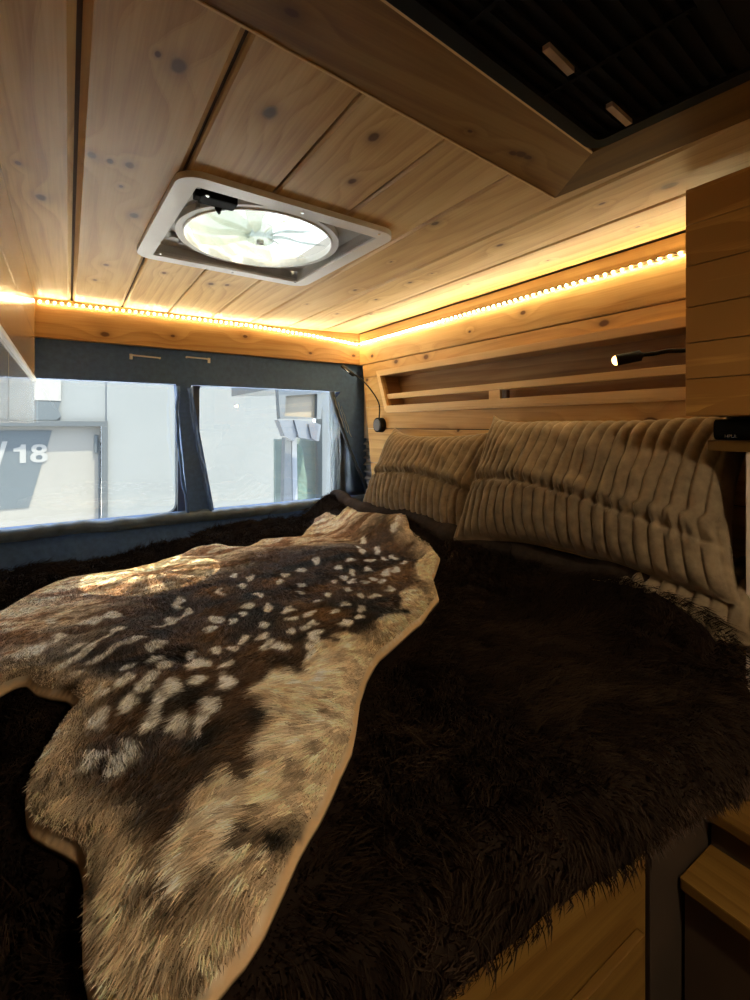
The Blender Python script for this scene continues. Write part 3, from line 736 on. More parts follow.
def surf_frames(x, s):
    e = 1e-3; p = throw_pt(x, s); px_ = throw_pt(x+e, s)-p; ps = throw_pt(x, s+e)-p
    n = np.cross(px_, ps); n /= np.linalg.norm(n, axis=1, keepdims=True); tx_ = px_/np.linalg.norm(px_, axis=1, keepdims=True); ts = ps/np.linalg.norm(ps, axis=1, keepdims=True)
    return p, n, tx_, ts
NH = 210000
sH = RNG.random(NH)*SMAX; uH = RNG.random(NH); xH = X0T+(throw_edge(sH)-X0T)*uH
p, n, tx_, ts = surf_frames(xH, sH)
ang = 2.2*(fbm(xH*5, sH*5, 3, 21)-.5)*2-1.75
D = tx_*np.cos(ang)[:, None]+ts*np.sin(ang)[:, None]+RNG.normal(size=(NH, 3))*.18
cs = .034; cxx = np.floor(xH/cs+.6*fbm(xH*20, sH*20, 1, 4)); cyy = np.floor(sH/cs+.6*fbm(xH*20, sH*20, 1, 5))
hx_ = vnoise(cxx, cyy, 31); hy_ = vnoise(cxx, cyy, 32); D += tx_*(hx_-.5)[:, None]*1.0+ts*(hy_-.5)[:, None]*1.0
ccx_ = (cxx+.5)*cs; ccy_ = (cyy+.5)*cs
D += (tx_*(ccx_-xH)[:, None]+ts*(ccy_-sH)[:, None])*14.
D /= np.linalg.norm(D, axis=1, keepdims=True)
L = .030*(.6+.8*RNG.random(NH))*(.75+.5*vnoise(cxx, cyy, 33))*(.5+.5*sstep(.02, .16, sH))
und = inside(poly, p[:, 0]-D[:, 0]*0, p[:, 1]); nearh = edist(poly, p[:, 0], p[:, 1]); L = np.where(und, .004, np.where(nearh < .035, L*(.25+.75*nearh/.035), L))
tone = (.6+.8*vnoise(cxx, cyy, 34)*RNG.random(NH)**.3)[:, None]
c0 = np.array([[.005, .0035, .0025]])*tone; c1 = np.array([[.034, .020, .012]])*tone
parts.append(blades(p-n*.001, n, D, L, np.full(NH, .0009)*(.6+.8*RNG.random(NH)), c0, c1, .22))
# fringe at the hem
NE = 9000; xe = X0T+RNG.random(NE)*(1.0-X0T); se = RNG.random(NE)*.02
p, n, tx_, ts = surf_frames(xe, se); D = -ts+RNG.normal(size=(NE, 3))*.3+tx_*(.3*np.sin(xe*60))[:, None]; D /= np.linalg.norm(D, axis=1, keepdims=True)
parts.append(blades(p, n*.2, D, .022*(.5+.7*RNG.random(NE)), np.full(NE, .0008), np.tile([[.014, .009, .006]], (NE, 1)), np.tile([[.07, .043, .028]], (NE, 1)), .1))
V, A, B, C = join(parts)
M['fur'] = vcol('dark brown fur', .9, .0, .02)
o = fast_mesh('fur_throw', V, A, B, C, M['fur']); tag(o, 'long-haired dark brown fur throw spread over the whole bed', 'throw blanket')

# smooth plush reverse: rolled band of the throw along the pillow feet
m = MB(); pts = []; rad = []
for k in range(70):
    y = 1.90-k*(1.90-.46)/69; x = float(throw_edge(np.array([y-YF+HANG+RR*PI/2]))[0])-.025; z = float(bed_z(x-.03, y))
    pts.append((x, y, z+.014+.004*math.sin(k*.5))); rad.append((.028+.004*math.sin(k*.37)+.003*math.sin(k*1.1))*min(1, .25+k*.09, .25+(69-k)*.15))
m.tube(pts, rad, 16); bnd = m.build('rolled_edge', plain('plush brown backing', (.030, .019, .013), .95, var=.25, scale=60, bump=.5, spec=.1)); bnd.parent = o; bnd.matrix_parent_inverse = Matrix.Identity(4)

# ------------------------------------------------------------------ spotted hide
def hide_z(x, y, d):
    z = bed_z(x, y)
    rip = .030*(fbm(x*4.5+1, y*4.5, 2, 41)-.5)+.012*(fbm(x*13, y*13, 2, 42)-.5)
    rear = sstep(1.25, 1.6, y)*(.012*np.sin(x*30+y*9)*sstep(.0, .1, d)-.022)
    return np.maximum(z+.017, z*0+ZH-.010)+rip*.6+rear*.7+.006*sstep(0, .02, d)
# spots: where the coat has them
sp_r4 = [(480,215,7),(530,210,10),(495,183,6),(585,185,5),(600,180,5),(470,205,5),(575,230,8),(455,275,9),(500,262,7),(560,272,10),(582,265,9),(512,292,7),(540,300,8),(445,245,5),(415,262,6),(490,305,6),(520,345,7),(565,325,7),(485,345,6),(440,325,6),(455,300,6),(430,290,6),(385,340,9),(400,300,6),(345,243,8),(305,270,7),(260,282,6),(235,300,6),(155,293,7),(120,315,8),(110,280,8),(60,332,9),(180,340,8),(150,370,8),(210,375,10),(270,385,11),(300,330,6),(350,360,5),(295,310,5),(330,400,9),(345,430,6),(425,372,7),(485,385,11),(480,410,8),(440,435,9),(410,395,6),(265,450,12),(190,430,11),(195,465,10),(135,465,13),(95,415,8),(45,405,7),(30,440,6),(110,495,9),(60,500,12),(215,490,13),(250,498,13),(360,470,17),(335,495,14),(375,590,17),(340,525,13),(95,605,15),(90,545,11),(10,545,15),(5,610,13),(280,410,5),(320,440,5),(505,240,4),(545,235,5),(610,245,5),(130,395,6)]
spots = [(200+a/3, 480+b_/3, r/3) for a, b_, r in sp_r4]
spots += [(a/3.409, 440+b_/3.409, r/3.409) for a, b_, r in [(605,545,17),(440,790,12),(515,765,16),(560,780,14),(690,760,22),(430,835,15),(530,820,17),(490,860,16),(360,855,18),(610,850,19),(685,830,15),(640,720,17),(720,635,10),(540,690,12),(510,710,12),(590,600,12),(640,575,12),(380,600,14),(330,620,15),(200,670,14),(100,720,16),(60,735,14),(140,710,13),(195,610,12),(745,600,9)]]
spots += [(a/1.667, 500+b_/1.667, r/1.667) for a, b_, r in [(330,270,13),(335,305,9),(385,300,14),(295,320,12),(270,340,11),(265,365,14),(305,370,14),(360,345,12),(245,320,10),(210,310,9),(175,320,9),(220,345,10),(170,365,13),(210,420,19),(196,440,15),(145,440,14),(100,382,14),(85,410,13),(155,430,11),(340,370,10)]]
S_ = []
for (u_, v_, r) in spots:
    c0_ = onZ(u_, v_, ZH); cu = onZ(u_+r, v_, ZH); cv_ = onZ(u_, v_-r, ZH)
    S_.append((c0_[0], c0_[1], max(.010, 1.1*math.hypot(cu[0]-c0_[0], cu[1]-c0_[1])), max(.012, 1.1*math.hypot(cv_[0]-c0_[0], cv_[1]-c0_[1]))))
streaks = [((410,650),(210,775),7),((480,680),(325,755),8),((655,575),(535,625),8),((400,600),(290,625),6),((300,690),(240,720),5),((265,790),(200,815),6)]
ST = [(np.array(onZ(a[0]/3.409, 440+a[1]/3.409, ZH)), np.array(onZ(b_[0]/3.409, 440+b_[1]/3.409, ZH)), .009) for a, b_, w_ in streaks]
# large pale / dark areas (centre px, radius px, strength)
pale = [(320,700,44),(305,745,50),(330,665,30),(285,690,30),(240,860,40),(215,840,40),(255,800,45),(225,800,38),(185,860,34),(150,930,40),(130,860,26),(120,960,30),(290,790,30),(415,600,20),(428,568,16),(395,628,22),(350,650,22),(110,905,26),(165,980,34),(215,935,30),(250,895,26)]
dark = [(150,770,26),(110,800,20),(205,760,22),(90,820,14),(285,850,12),(262,862,12),(305,800,10),(160,880,16),(180,970,12),(250,770,14),(345,700,8),(225,700,18),(150,850,12),(255,835,14),(275,815,20),(300,775,16),(318,750,12),(215,880,20),(175,900,18),(130,940,18),(145,960,22),(115,880,16),(100,855,18),(165,790,22),(235,905,14),(120,830,18),(190,950,14),(330,715,8),(200,905,18)]
def pxl(lst): 
    o_ = []
    for (u_, v_, r) in lst:
        a = onZ(u_, v_, ZH); b_ = onZ(u_+r, v_, ZH); d_ = onZ(u_, v_-r, ZH); o_.append((a[0], a[1], .7*math.hypot(b_[0]-a[0], b_[1]-a[1]), .7*math.hypot(d_[0]-a[0], d_[1]-a[1])))
    return o_
PL = pxl(pale); DK = pxl(dark)
# local frame on the bed: "across" the picture and "away" at each spot
def ell(x, y, c_):
    # direction from the eye: along = away, across = sideways
    th = math.atan2(c_[0], c_[1]); ax, ay = math.sin(th), math.cos(th); dx = x-c_[0]; dy = y-c_[1]
    return ((dx*ax+dy*ay)/c_[3])**2+((dx*ay-dy*ax)/c_[2])**2
def coat(x, y, d):
    n = len(x); wx = x+.012*(fbm(x*40, y*40, 2, 51)-.5)*2; wy = y+.012*(fbm(x*40, y*40, 2, 52)-.5)*2
    nb = fbm(x*14, y*22, 3, 53); nf = fbm(x*60, y*60, 2, 54)
    brown = np.array([.070, .037, .018]); deep = np.array([.010, .007, .005]); rust = np.array([.22, .115, .042])
    c_ = deep+(brown-deep)*sstep(.25, .62, nb)[:, None]
    c_ = c_+(rust-c_)*(sstep(.55, .8, fbm(x*7+3, y*9, 3, 55))*.75)[:, None]
    # flank on the window side is rusty and pale streaked
    dt = edist(REAR, x, y); k = (1-sstep(.08, .36, dt+.10*(nb-.5)))
    fl = np.array([.36, .22, .14])+(np.array([.85, .72, .58])-np.array([.36, .22, .14]))*sstep(.36, .60, fbm(x*12, y*30, 3, 56))[:, None]
    c_ = c_+(fl-c_)*(k*.95)[:, None]
    # belly areas
    pl_ = np.zeros(n)
    for q in PL: pl_ = np.maximum(pl_, np.exp(-ell(wx, wy, q)*.8))
    dk_ = np.zeros(n)
    for q in DK: dk_ = np.maximum(dk_, np.exp(-ell(wx, wy, q)*1.0))
    pc = np.array([.60, .42, .235])+(np.array([.92, .80, .62])-np.array([.60, .42, .235]))*nf[:, None]
    kk = sstep(.28, .55, pl_+.35*(nb-.5))
    c_ = c_+(pc-c_)*kk[:, None]
    dd = sstep(.22, .50, dk_+.5*(fbm(x*25, y*25, 2, 58)-.5)); c_ = c_+(np.array([.05, .028, .015])-c_)*(dd*.92)[:, None]
    cream = np.array([.95, .89, .80])
    sm = np.zeros(n)
    for q in S_: sm = np.maximum(sm, 1-sstep(.55, 1.25, np.sqrt(ell(wx, wy, q))))
    for a, b_, w_ in ST:
        ab = b_-a; t = np.clip(((wx-a[0])*ab[0]+(wy-a[1])*ab[1])/(ab@ab), 0, 1); dq = np.hypot(wx-a[0]-t*ab[0], wy-a[1]-t*ab[1]); sm = np.maximum(sm, (1-sstep(.4, 1.2, dq/w_))*.8)
    c_ = c_+(cream-c_)*sm[:, None]
    # pale hair towards the rim on the belly side
    kr = (1-sstep(.015, .07, d))*sstep(.35, .65, nb+.2); c_ = c_+(np.array([.75, .58, .38])-c_)*(kr*.75)[:, None]
    return c_
REAR = np.array([onZ(u_, v_, ZH) for u_, v_ in [(-60,628),(0,607),(50,576),(97,567),(155,557),(200,541.7),(260,533),(300,531),(335,519)]])
REAR = np.concatenate([REAR, REAR[::-1]+1e-5])
bx0, by0 = poly.min(0); bx1, by1 = poly.max(0)
GS = .0065; nx = int((bx1-bx0)/GS)+1; ny = int((by1-by0)/GS)+1
gx, gy = np.meshgrid(bx0+np.arange(nx+1)*GS, by0+np.arange(ny+1)*GS); fx, fy = gx.ravel(), gy.ravel()
ins = inside(poly, fx, fy); ed = edist(poly, fx, fy)
# pull the ring of outer grid points onto the outline so that the rim is smooth
sx, sy = fx.copy(), fy.copy(); n_ = len(poly)
best = np.full(len(fx), 9.)
for i in range(n_):
    a = poly[i]; b_ = poly[(i+1) % n_]; ab = b_-a; t = np.clip(((fx-a[0])*ab[0]+(fy-a[1])*ab[1])/(ab@ab), 0, 1); qx = a[0]+t*ab[0]; qy = a[1]+t*ab[1]; dd = np.hypot(fx-qx, fy-qy)
    k = (dd < best) & ~ins; sx = np.where(k, qx, sx); sy = np.where(k, qy, sy); best = np.minimum(best, dd)
F = grid_faces(nx, ny); anyin = ins[F].any(1) & (best[F].max(1) < 9)
F = F[anyin]; used = np.zeros(len(fx), bool); used[F.ravel()] = True
idx = -np.ones(len(fx), int); idx[used] = np.arange(used.sum()); F = idx[F]
vx, vy = sx[used], sy[used]; vd = np.where(ins, ed, 0.)[used]
vz = hide_z(vx, vy, vd)-.010*np.exp(-(vd/.012)**2)
top = np.stack([vx, vy, vz], 1); bot = top-np.array([0, 0, .006])
nT = len(top)
Fb = F[:, ::-1]+nT
# rim walls
ecount = {}
for f_ in F:
    for a, b_ in ((f_[0], f_[1]), (f_[1], f_[2]), (f_[2], f_[3]), (f_[3], f_[0])):
        ecount[(a, b_)] = 1
rimf = [(b_, a, a+nT, b_+nT) for (a, b_) in ecount if (b_, a) not in ecount]
cc = coat(vx, vy, vd); leather = np.array([.55, .36, .19])
cc = cc*.8; kq = (vd < .005)[:, None]; cc = np.where(kq, leather, cc)
allF = np.concatenate([F, Fb, np.array(rimf)])
parts = [(np.concatenate([top, bot]), allF, np.zeros((0, 3), int), np.concatenate([cc, np.tile(leather*.8, (nT, 1))]))]
# hair
def hide_hair(NC, near):
    hx = bx0+RNG.random(NC)*(bx1-bx0); hy = by0+RNG.random(NC)*(by1-by0)
    if near: k = hy < 1.05; hx, hy = hx[k], hy[k]
    k = inside(poly, hx, hy); hx, hy = hx[k], hy[k]; hd = edist(poly, hx, hy); k = hd > .003+.002*RNG.random(len(hx)); hx, hy, hd = hx[k], hy[k], hd[k]; n = len(hx)
    hz = hide_z(hx, hy, hd); e = 2e-3
    gx_ = (hide_z(hx+e, hy, hd)-hz)/e; gy_ = (hide_z(hx, hy+e, hd)-hz)/e
    Nn = np.stack([-gx_, -gy_, np.ones(n)], 1); Nn /= np.linalg.norm(Nn, axis=1, keepdims=True)
    ang = math.radians(235)+1.5*(fbm(hx*3.5, hy*3.5, 2, 61)-.5)*2+.6*(fbm(hx*18, hy*18, 2, 62)-.5)*2
    Dd = np.stack([np.cos(ang), np.sin(ang), np.zeros(n)], 1)+RNG.normal(size=(n, 3))*.16
    cs = .012; cxx = np.floor(hx/cs+.8*fbm(hx*50, hy*50, 1, 4)); cyy = np.floor(hy/cs+.8*fbm(hx*50, hy*50, 1, 5))
    Dd[:, 0] += ((cxx+.5)*cs-hx)*22; Dd[:, 1] += ((cyy+.5)*cs-hy)*22
    Dd = Dd-Nn*(Dd*Nn).sum(1, keepdims=True); Dd /= np.linalg.norm(Dd, axis=1, keepdims=True)
    belly = sstep(.9, .5, hy)
    LL = (.013+.010*belly)*(.6+.7*RNG.random(n)); LL = LL*(.35+.65*sstep(0, .035, hd)); tn = ((.75+.5*RNG.random(n))*(.62+.76*vnoise(cxx, cyy, 77)))[:, None]
    C1 = coat(hx, hy, hd)*tn; C1 = np.clip(C1*1.25, 0, .95); C0 = C1*.8
    P = np.stack([hx, hy, hz-.001], 1)
    return blades(P, Nn, Dd, LL, .00065*(.6+.8*RNG.random(n))*(1+.8*sstep(.9, 1.5, hy)), C0, C1, .30)
parts.append(hide_hair(520000, False)); parts.append(hide_hair(420000, True))
V, A, B, C = join(parts)
M['hide'] = vcol('spotted hide fur', .6, 0., .25)
o = fast_mesh('spotted_hide', V, A, B, C, M['hide']); tag(o, 'spotted brown deer hide with cream spots and tan edge laid across the bed', 'animal hide')
# leather edging where the far corner of the hide curls back
m = MB(); P = []
for (u_, v_, dz) in [(352,519,.0),(360,522,.006),(372,519,.010),(384,520,.012),(394,524,.012),(403,533,.010),(408,543,.006),(411,549,.002)]:
    x_, y_ = onZ(u_, v_, ZH+dz); P.append((x_, y_, ZH+dz))
m.tube(smoothpath(P, 6), .004, 8); q = m.build('edge_binding', plain('tan leather edge', (.50, .36, .20), .6)); q.parent = o

# ------------------------------------------------------------------ pillows
def pillow_mat(name, col):
    t = NT(name); tc = t.nd('ShaderNodeTexCoord'); nz = t.noise(tc.outputs['Object'], 320., 3, .7); n2 = t.noise(tc.outputs['Object'], 38., 4, .6)
    c = t.ramp(n2, [(.3, tuple(q*.72 for q in col)), (.7, tuple(q*1.25 for q in col))]); t.lk(c, t.b.inputs['Base Color'])
    t.b.inputs['Roughness'].default_value = .85; t.b.inputs['Sheen Weight'].default_value = .35; t.b.inputs['Sheen Roughness'].default_value = .4
    t.b.inputs['Sheen Tint'].default_value = (1., .85, .65, 1); t.b.inputs['Specular IOR Level'].default_value = .2
    t.bump(t.math('ADD', nz, n2), .35, .002); return t.m
M['plush'] = pillow_mat('ribbed tan plush', (.20, .14, .078))
def pillow(name, label, group, org, ea, eb, L, H, T, ribs, seed, crease=None, ear=(0, 0), sag=.0, cup=1., bell=0., pinch=.16, wave=.018, ctilt=.04):
    """org: centre; ea: unit along length; eb: unit up the pillow; T: half thickness"""
    ea = Vector(ea).normalized(); eb = Vector(eb); eb = (eb-ea*eb.dot(ea)).normalized(); en = eb.cross(ea).normalized()
    if en.x > 0: en = -en                            # front faces the room
    nu, nv = ribs*14, 90
    a = np.linspace(-1, 1, nu+1); b_ = np.linspace(-1, 1, nv+1); Aa, Bb = np.meshgrid(a, b_)
    sides = []
    for sgn in (1, -1):
        out = (1-np.abs(Aa)**3.2)*(1-np.abs(Bb)**2.8); th = T*np.clip(out, 0, 1)**.52
        # outline: corners stick out a little, edges pull in
        la = L/2*Aa*(1-pinch*.35*(1-Bb**2)*np.abs(Aa)**2+.04*np.abs(Aa*Bb)**3)*(1+bell*(-Bb)*.5)
        lb = H/2*Bb*(1-pinch*.6*(1-Aa**2)*np.abs(Bb)**2+.06*np.abs(Aa*Bb)**3)
        lb = lb+wave*np.sin(Aa*2.6+seed)*(Bb > -2)-sag*(1-Aa**2)*sstep(-.2, 1, Bb)
        lb = lb+ear[0]*np.clip(-Aa, 0, 1)**6*np.clip(Bb, 0, 1)**3+ear[1]*np.clip(Aa, 0, 1)**6*np.clip(Bb, 0, 1)**3
        ph = (Aa+.018*np.sin(Bb*3+seed)+.03*(fbm(Aa*2+seed, Bb*2, 2, int(seed*10))-.5))*ribs/2
        if crease is not None:
            below = sstep(crease+.05, crease-.05, Bb); ph = ph+below*.35
        rib = np.abs(np.cos(PI*ph))**.42
        amp = .012*np.clip(out*8, 0, 1)**.6
        dn = th+rib*amp+.012*(fbm(Aa*4+seed, Bb*3, 2, 70)-.5)*np.clip(out*3, 0, 1)
        if crease is not None:
            cl = crease+.03*np.sin(Aa*3+seed)-ctilt*Aa
            dn = dn-.013*np.exp(-((Bb-cl)/.045)**2)*np.clip(out*4, 0, 1)+.004*np.exp(-((Bb-cl-.13)/.09)**2)+.004*np.sin(Aa*95+3*np.sin(Aa*17))*np.exp(-((Bb-cl)/.10)**2)
        dn = dn*sgn if sgn > 0 else -dn*.6
        P = np.array(org)[None, None, :]+la[..., None]*np.array(ea)+lb[..., None]*np.array(eb)+dn[..., None]*np.array(en)
        sides.append(P.reshape(-1, 3))
    F1 = grid_faces(nu, nv); n = len(sides[0]); W = nu+1
    rim = list(range(W))+[j*W+nu for j in range(1, nv+1)]+[nv*W+i for i in range(nu-1, -1, -1)]+[j*W for j in range(nv-1, 0, -1)]
    rf = np.array([(rim[k], rim[k-1], rim[k-1]+n, rim[k]+n) for k in range(len(rim))])
    Vv = np.concatenate(sides); FF = np.concatenate([F1, F1[:, ::-1]+n, rf])
    return fast_mesh(name, Vv, FF, np.zeros((0, 3), int), np.ones((len(Vv), 3))*.5, M['plush'])
def P3(u, v, x): y, z = onX(u, v, x); return Vector((x, y, z))
# far pillow
tl, tr = P3(398, 431, 1.13), P3(500, 442, 1.13); bl, br = P3(362, 512, .99), P3(478, 534, .99)
o = pillow('pillow', '', None, (tl+tr+bl+br)/4+Vector((.0, 0, .0)), (tr-tl)+(br-bl), (tl+tr)-(bl+br), .60, .36, .075, 20, 1.3, crease=-.12, ear=(.012, .012), sag=.020, wave=.006)
tag(o, 'smaller-looking ribbed tan pillow beside the rear window, the farther of the two', 'pillow', 'ribbed pillows against the right wall')
tl, tr = P3(502, 424, 1.10), P3(722, 460, 1.12); bl, br = P3(486, 545, .95), P3(684, 532, 1.01)
o = pillow('pillow', '', None, (tl+tr+bl+br)/4, (tr-tl)+(br-bl), (tl+tr)-(bl+br), .655, .37, .085, 23, 2.4, wave=.008, ctilt=.22, crease=-.30, ear=(.030, .0), sag=.004)
tag(o, 'ribbed tan pillow nearest the camera, propped beside the side cabinet', 'pillow', 'ribbed pillows against the right wall')
# lower cushion whose crumpled corner shows under the near pillow
cA = Vector((1.045, .450, -.330))
o = pillow('pillow', '', None, cA, (.10, -1, -.02), (.75, 0.08, .45), .31, .20, .055, 11, 5.1, crease=.1)
tag(o, 'crumpled ribbed pillow squashed under the near end of the nearest pillow', 'pillow', 'ribbed pillows against the right wall')
# quilt corner
def quilt_c(u, v):
    y = .56-.22*v; x = .96+.19*u; z = -.395-.12*(v**2)*(.6+.4*u)+.035*math.sin(u*PI)*(1-v*.4)
    return (x, y+.004*math.sin(u*60), z)
tag(sheet('quilt', M['plush'], quilt_c, 50, 24, .006, (18, 3), thick=.012, seed=2.), 'corner of a ribbed brown quilt below the crumpled pillow by the cabinet', 'quilt')

# ------------------------------------------------------------------ outside
struct('ground', box_mb(-14, 18, 2.3, 22, -2.14, -2.10), plain('pale concrete yard', (.60, .62, .66), .9, var=.1, scale=2))
bd = empty('warehouse', (1, 7.3, -2.1), 'large pale rendered building wall outside the rear windows', 'building')
m = MB(); m.box(-7, .40, 7.12, 7.5, .06, 2.2); m.box(.42, 3.35, 7.0, 7.5, -2.1, 2.2); m.box(-7, .43, 7.02, 7.2, .055, 2.2); m.box(-7, -2.6, 7.0, 7.5, -2.1, 2.2)
wallmat = plain('pale render', (.060, .068, .075), .9, var=.04, scale=1.2, bump=.05); m.build('wall', wallmat, bd)
m = MB(); m.box(-7.1, 3.45, 6.9, 7.6, 2.2, 2.32); m.build('parapet', M['greyplastic'], bd)
dr = empty('roller_door', (-1, 7.1, -2.1), 'wide white freight door marked 18, shade painted on it in grey, seen through the left window', 'door')
slate = plain('slate shade and handle paint', (.018, .026, .034), .8, var=.04, scale=2)  # handle colour, also the tone of the painted shadows on and above the door
m = MB(); m.box(-2.6, .43, 6.96, 7.04, -.005, .065, bev=.005); m.box(.36, .43, 6.96, 7.04, -2.1, -.005, bev=.005); m.build('door_frame', plain('dark door frame', (.010, .015, .020), .6), dr)
m = MB(); m.box(-2.6, .36, 7.06, 7.10, -2.1, -.005); m.build('door_leaf', plain('white door', (.068, .069, .068), .8, var=.03, scale=2), dr)
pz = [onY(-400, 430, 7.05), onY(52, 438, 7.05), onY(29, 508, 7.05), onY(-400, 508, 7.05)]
m = MB(); m.prism([(-2.6, -.055), (pz[1][0], -.055), (pz[2][0], -.985), (-2.6, -.985)], 'y', 7.053, 7.06); spn = m.build('door_shade', slate, dr)  # cast shadow with a slanted edge, put on the door as colour
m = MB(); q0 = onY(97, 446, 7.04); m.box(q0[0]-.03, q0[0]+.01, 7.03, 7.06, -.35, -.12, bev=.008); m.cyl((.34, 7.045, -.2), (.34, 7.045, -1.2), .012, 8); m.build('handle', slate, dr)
M['whitepaint'] = plain('white paint', (.078, .082, .086), .7, var=.02)
def sq(cx_, cz_, rx, rz, n=28, p=2.4):
    return [(cx_+rx*math.copysign(abs(math.cos(2*PI*k/n))**(2/p), math.cos(2*PI*k/n)), cz_+rz*math.copysign(abs(math.sin(2*PI*k/n))**(2/p), math.sin(2*PI*k/n))) for k in range(n)]
zb, zt = -.445, -.222
m = MB(); m.prism([(-.485, zb), (-.425, zb), (-.425, zt), (-.470, zt), (-.485, zt-.03)], 'y', 7.049, 7.0535); m.prism([(-.485, zt-.03), (-.485, zt-.085), (-.545, zt-.085), (-.545, zt-.045)], 'y', 7.049, 7.0535); m.build('numeral_one', M['whitepaint'], spn)
m = MB(); hz_ = zt-zb
ringprism(m, sq(-.295, zb+hz_*.285, .088, hz_*.285), sq(-.295, zb+hz_*.275, .032, hz_*.125), 'y', 7.049, 7.0535); ringprism(m, sq(-.295, zt-hz_*.25, .078, hz_*.25), sq(-.295, zt-hz_*.245, .028, hz_*.105), 'y', 7.0485, 7.053)
m.build('numeral_eight', M['whitepaint'], spn)
m = MB(); m.prism([(-.72, zb-.02), (-.67, zb-.02), (-.60, zt+.04), (-.65, zt+.04)], 'y', 7.049, 7.0535); m.build('slash_mark', M['whitepaint'], spn)
hd = onY(38, 401, 6.95); m = MB(); m.prism([(-.9, .30), (-.075, .30), (-.10, .20), (-.07, .12), (-.12, .07), (-.9, .07)], 'y', 6.98, 7.02); m.build('lintel_shade', slate, bd)  # awning-like shadow above the door, laid on as a flat slate piece
m = MB(); m.box(-.9, -.073, 6.985, 7.02, .31, .62); m.build('notice_board', plain('white board', (.09, .092, .094), .7), bd)
# parked van at the right
PV = empty('parked_van', (1.9, 4.0, -2.1), 'grey parked van with tan window and square mirror seen through the right window', 'van')
def yq(pts, y): return [onY(u_, v_, y) for u_, v_ in pts]
vb = plain('pale van paint', (.036, .042, .048), .4, var=.04, scale=3, coat=.3)
m = MB()
P_ = yq([(277, 388), (322, 388), (320, 419), (279, 419)], 4.0); Q_ = yq([(284.5, 396), (316, 394), (315.5, 418), (283.5, 416)], 4.0)
o4 = [P_[0], P_[1], P_[2], P_[3]]; i4 = [Q_[0], Q_[1], Q_[2], Q_[3]]
for k in range(4): j = (k+1) % 4; m.prism([o4[k], o4[j], i4[j], i4[k]], 'y', 3.97, 4.05)
t_ = yq([(277, 388), (322, 388), (322, 380), (277, 380)], 4.); m.prism([(t_[0][0], t_[0][1]), (t_[1][0], t_[1][1]), (t_[1][0], t_[1][1]+.3), (t_[0][0], t_[0][1]+.3)], 'y', 3.95, 5.4)
m.build('window_surround', vb, PV)
m = MB(); m.prism(Q_, 'y', 4.02, 4.03); m.build('tan_window', plain('tan blind', (.10, .085, .062), .5, var=.03), PV)
m = MB(); m.prism(yq([(277, 420), (291, 420), (296, 434), (292, 441), (283, 436)], 3.8), 'y', 3.76, 3.86); m.prism(yq([(291.5, 420), (311, 422), (318, 425), (316, 441), (309, 440), (296, 437)], 3.8), 'y', 3.74, 3.88); m.build('mirror_housing', plain('mirror grey', (.045, .052, .065), .4, coat=.3), PV)
m = MB(); m.prism(yq([(308, 424), (318, 425), (316, 441), (311, 438)], 3.73), 'y', 3.72, 3.735); m.build('mirror_glass', plain('mirror slate', (.03, .036, .05), .6), PV)
m = MB(); m.prism(yq([(284, 437), (290, 437), (291, 520), (282, 520)], 4.0), 'y', 3.97, 4.05); m.build('door_pillar', plain('pillar grey', (.05, .056, .065), .4), PV)
m = MB(); m.prism(yq([(291, 437), (296, 439), (297, 520), (292, 520)], 4.0), 'y', 3.98, 4.05); m.build('door_seal', plain('seal slate', (.09, .10, .12), .5), PV)
m = MB(); m.prism(yq([(320, 388), (334, 388), (336, 520), (320, 520)], 4.2), 'y', 4.15, 4.3); m.build('rear_pillar', vb, PV)
zt = onY(300, 443, 4.4)
m = MB(); 
for k in range(14): m.box(1.70, 2.9, 4.40+.008*(k % 2), 4.44, -1.6+k*.105, -1.6+k*.105+.105)
m.build('side_slats', plain('pale teal cladding', (.055, .075, .073), .6, var=.05, scale=4), PV)
m = MB(); vs = [onY(*q, 4.2) for q in [(297, 444), (301, 448), (306, 480), (307, 520), (297, 520)]]; m.prism(vs, 'y', 4.18, 4.22); m.build('green_flap', plain('bottle green cloth', (.028, .05, .044), .8, var=.4, scale=22), PV)

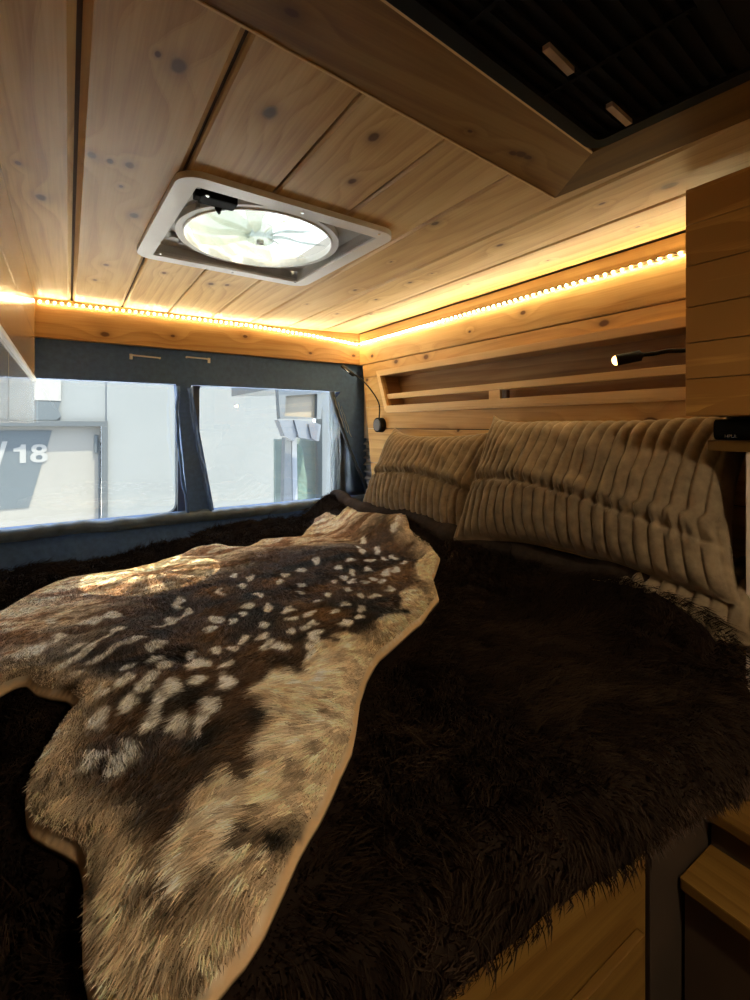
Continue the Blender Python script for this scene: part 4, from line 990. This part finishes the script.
# ------------------------------------------------------------------ light, sky, camera
W = bpy.data.worlds.new('World'); SC.world = W; W.use_nodes = True; nt = W.node_tree; bg = nt.nodes['Background']
skt = nt.nodes.new('ShaderNodeTexSky'); skt.sky_type = 'NISHITA'; skt.sun_disc = False; skt.sun_elevation = math.radians(60); skt.sun_rotation = math.radians(145); skt.air_density = 1.2; skt.dust_density = 3.
mixn = nt.nodes.new('ShaderNodeMix'); mixn.data_type = 'RGBA'; mixn.inputs[0].default_value = .6; nt.links.new(skt.outputs[0], mixn.inputs[6]); mixn.inputs[7].default_value = (5., 5.6, 6.2, 1)
nt.links.new(mixn.outputs[2], bg.inputs[0]); bg.inputs[1].default_value = 1.35
sl = bpy.data.lights.new('sun', 'SUN'); sl.energy = 44.; sl.color = (1., .86, .60); sl.angle = .012
so = bpy.data.objects.new('sun', sl); COL.objects.link(so); dvec = Vector((-.19, .25, -.80)); so.rotation_euler = dvec.to_track_quat('-Z', 'Y').to_euler()
# spot of the lit reading lamp
pl_ = bpy.data.lights.new('reading_lamp_beam', 'SPOT'); pl_.energy = .6; pl_.color = (1, .68, .36); pl_.spot_size = 1.9; pl_.shadow_soft_size = .01
po = bpy.data.objects.new('reading_lamp_beam', pl_); COL.objects.link(po); q = Vector(px(616, 360.5, 1.06)); p = Vector(px(642, 355, 1.09)); dd_ = (q-p).normalized(); po.location = q+dd_*.012+Vector((0, 0, Z0)); po.rotation_euler = dd_.to_track_quat('-Z', 'Y').to_euler()

for (x, y, lb) in ((.02, -.30, 'left'), (.50, -.62, 'right')):            # warm fill lights added behind the eye to brighten hide and lower boards
    rt = empty('added_downlight', (x, y, .437), lb+' of two round warm fill lights added out of view behind the camera', 'added light')
    m = MB(); ringprism(m, [(x+a, y+b) for a, b in circ(.045, 32)], [(x+a, y+b) for a, b in circ(.034, 32)], 'z', .430, .4365); m.build('added_light_ring', M['white'], rt)
    m = MB(); m.cyl((x, y, .432), (x, y, .4365), .0338, 32); m.build('added_light_disc', M['down'], rt)
cam = bpy.data.cameras.new('camera'); co = bpy.data.objects.new('camera', cam); COL.objects.link(co); SC.camera = co
cam.sensor_fit = 'HORIZONTAL'; cam.sensor_width = 36.; cam.lens = 36*FOC/750.; cam.shift_y = -(500-HOR)/750.; cam.clip_start = .01
co.location = (0, 0, Z0); co.rotation_euler = (PI/2, 0, -YAW)
vs_ = SC.view_settings; vs_.view_transform = 'Standard'; vs_.look = 'None'; vs_.gamma = 1.; vs_.exposure = 0.; vs_.use_curve_mapping = False
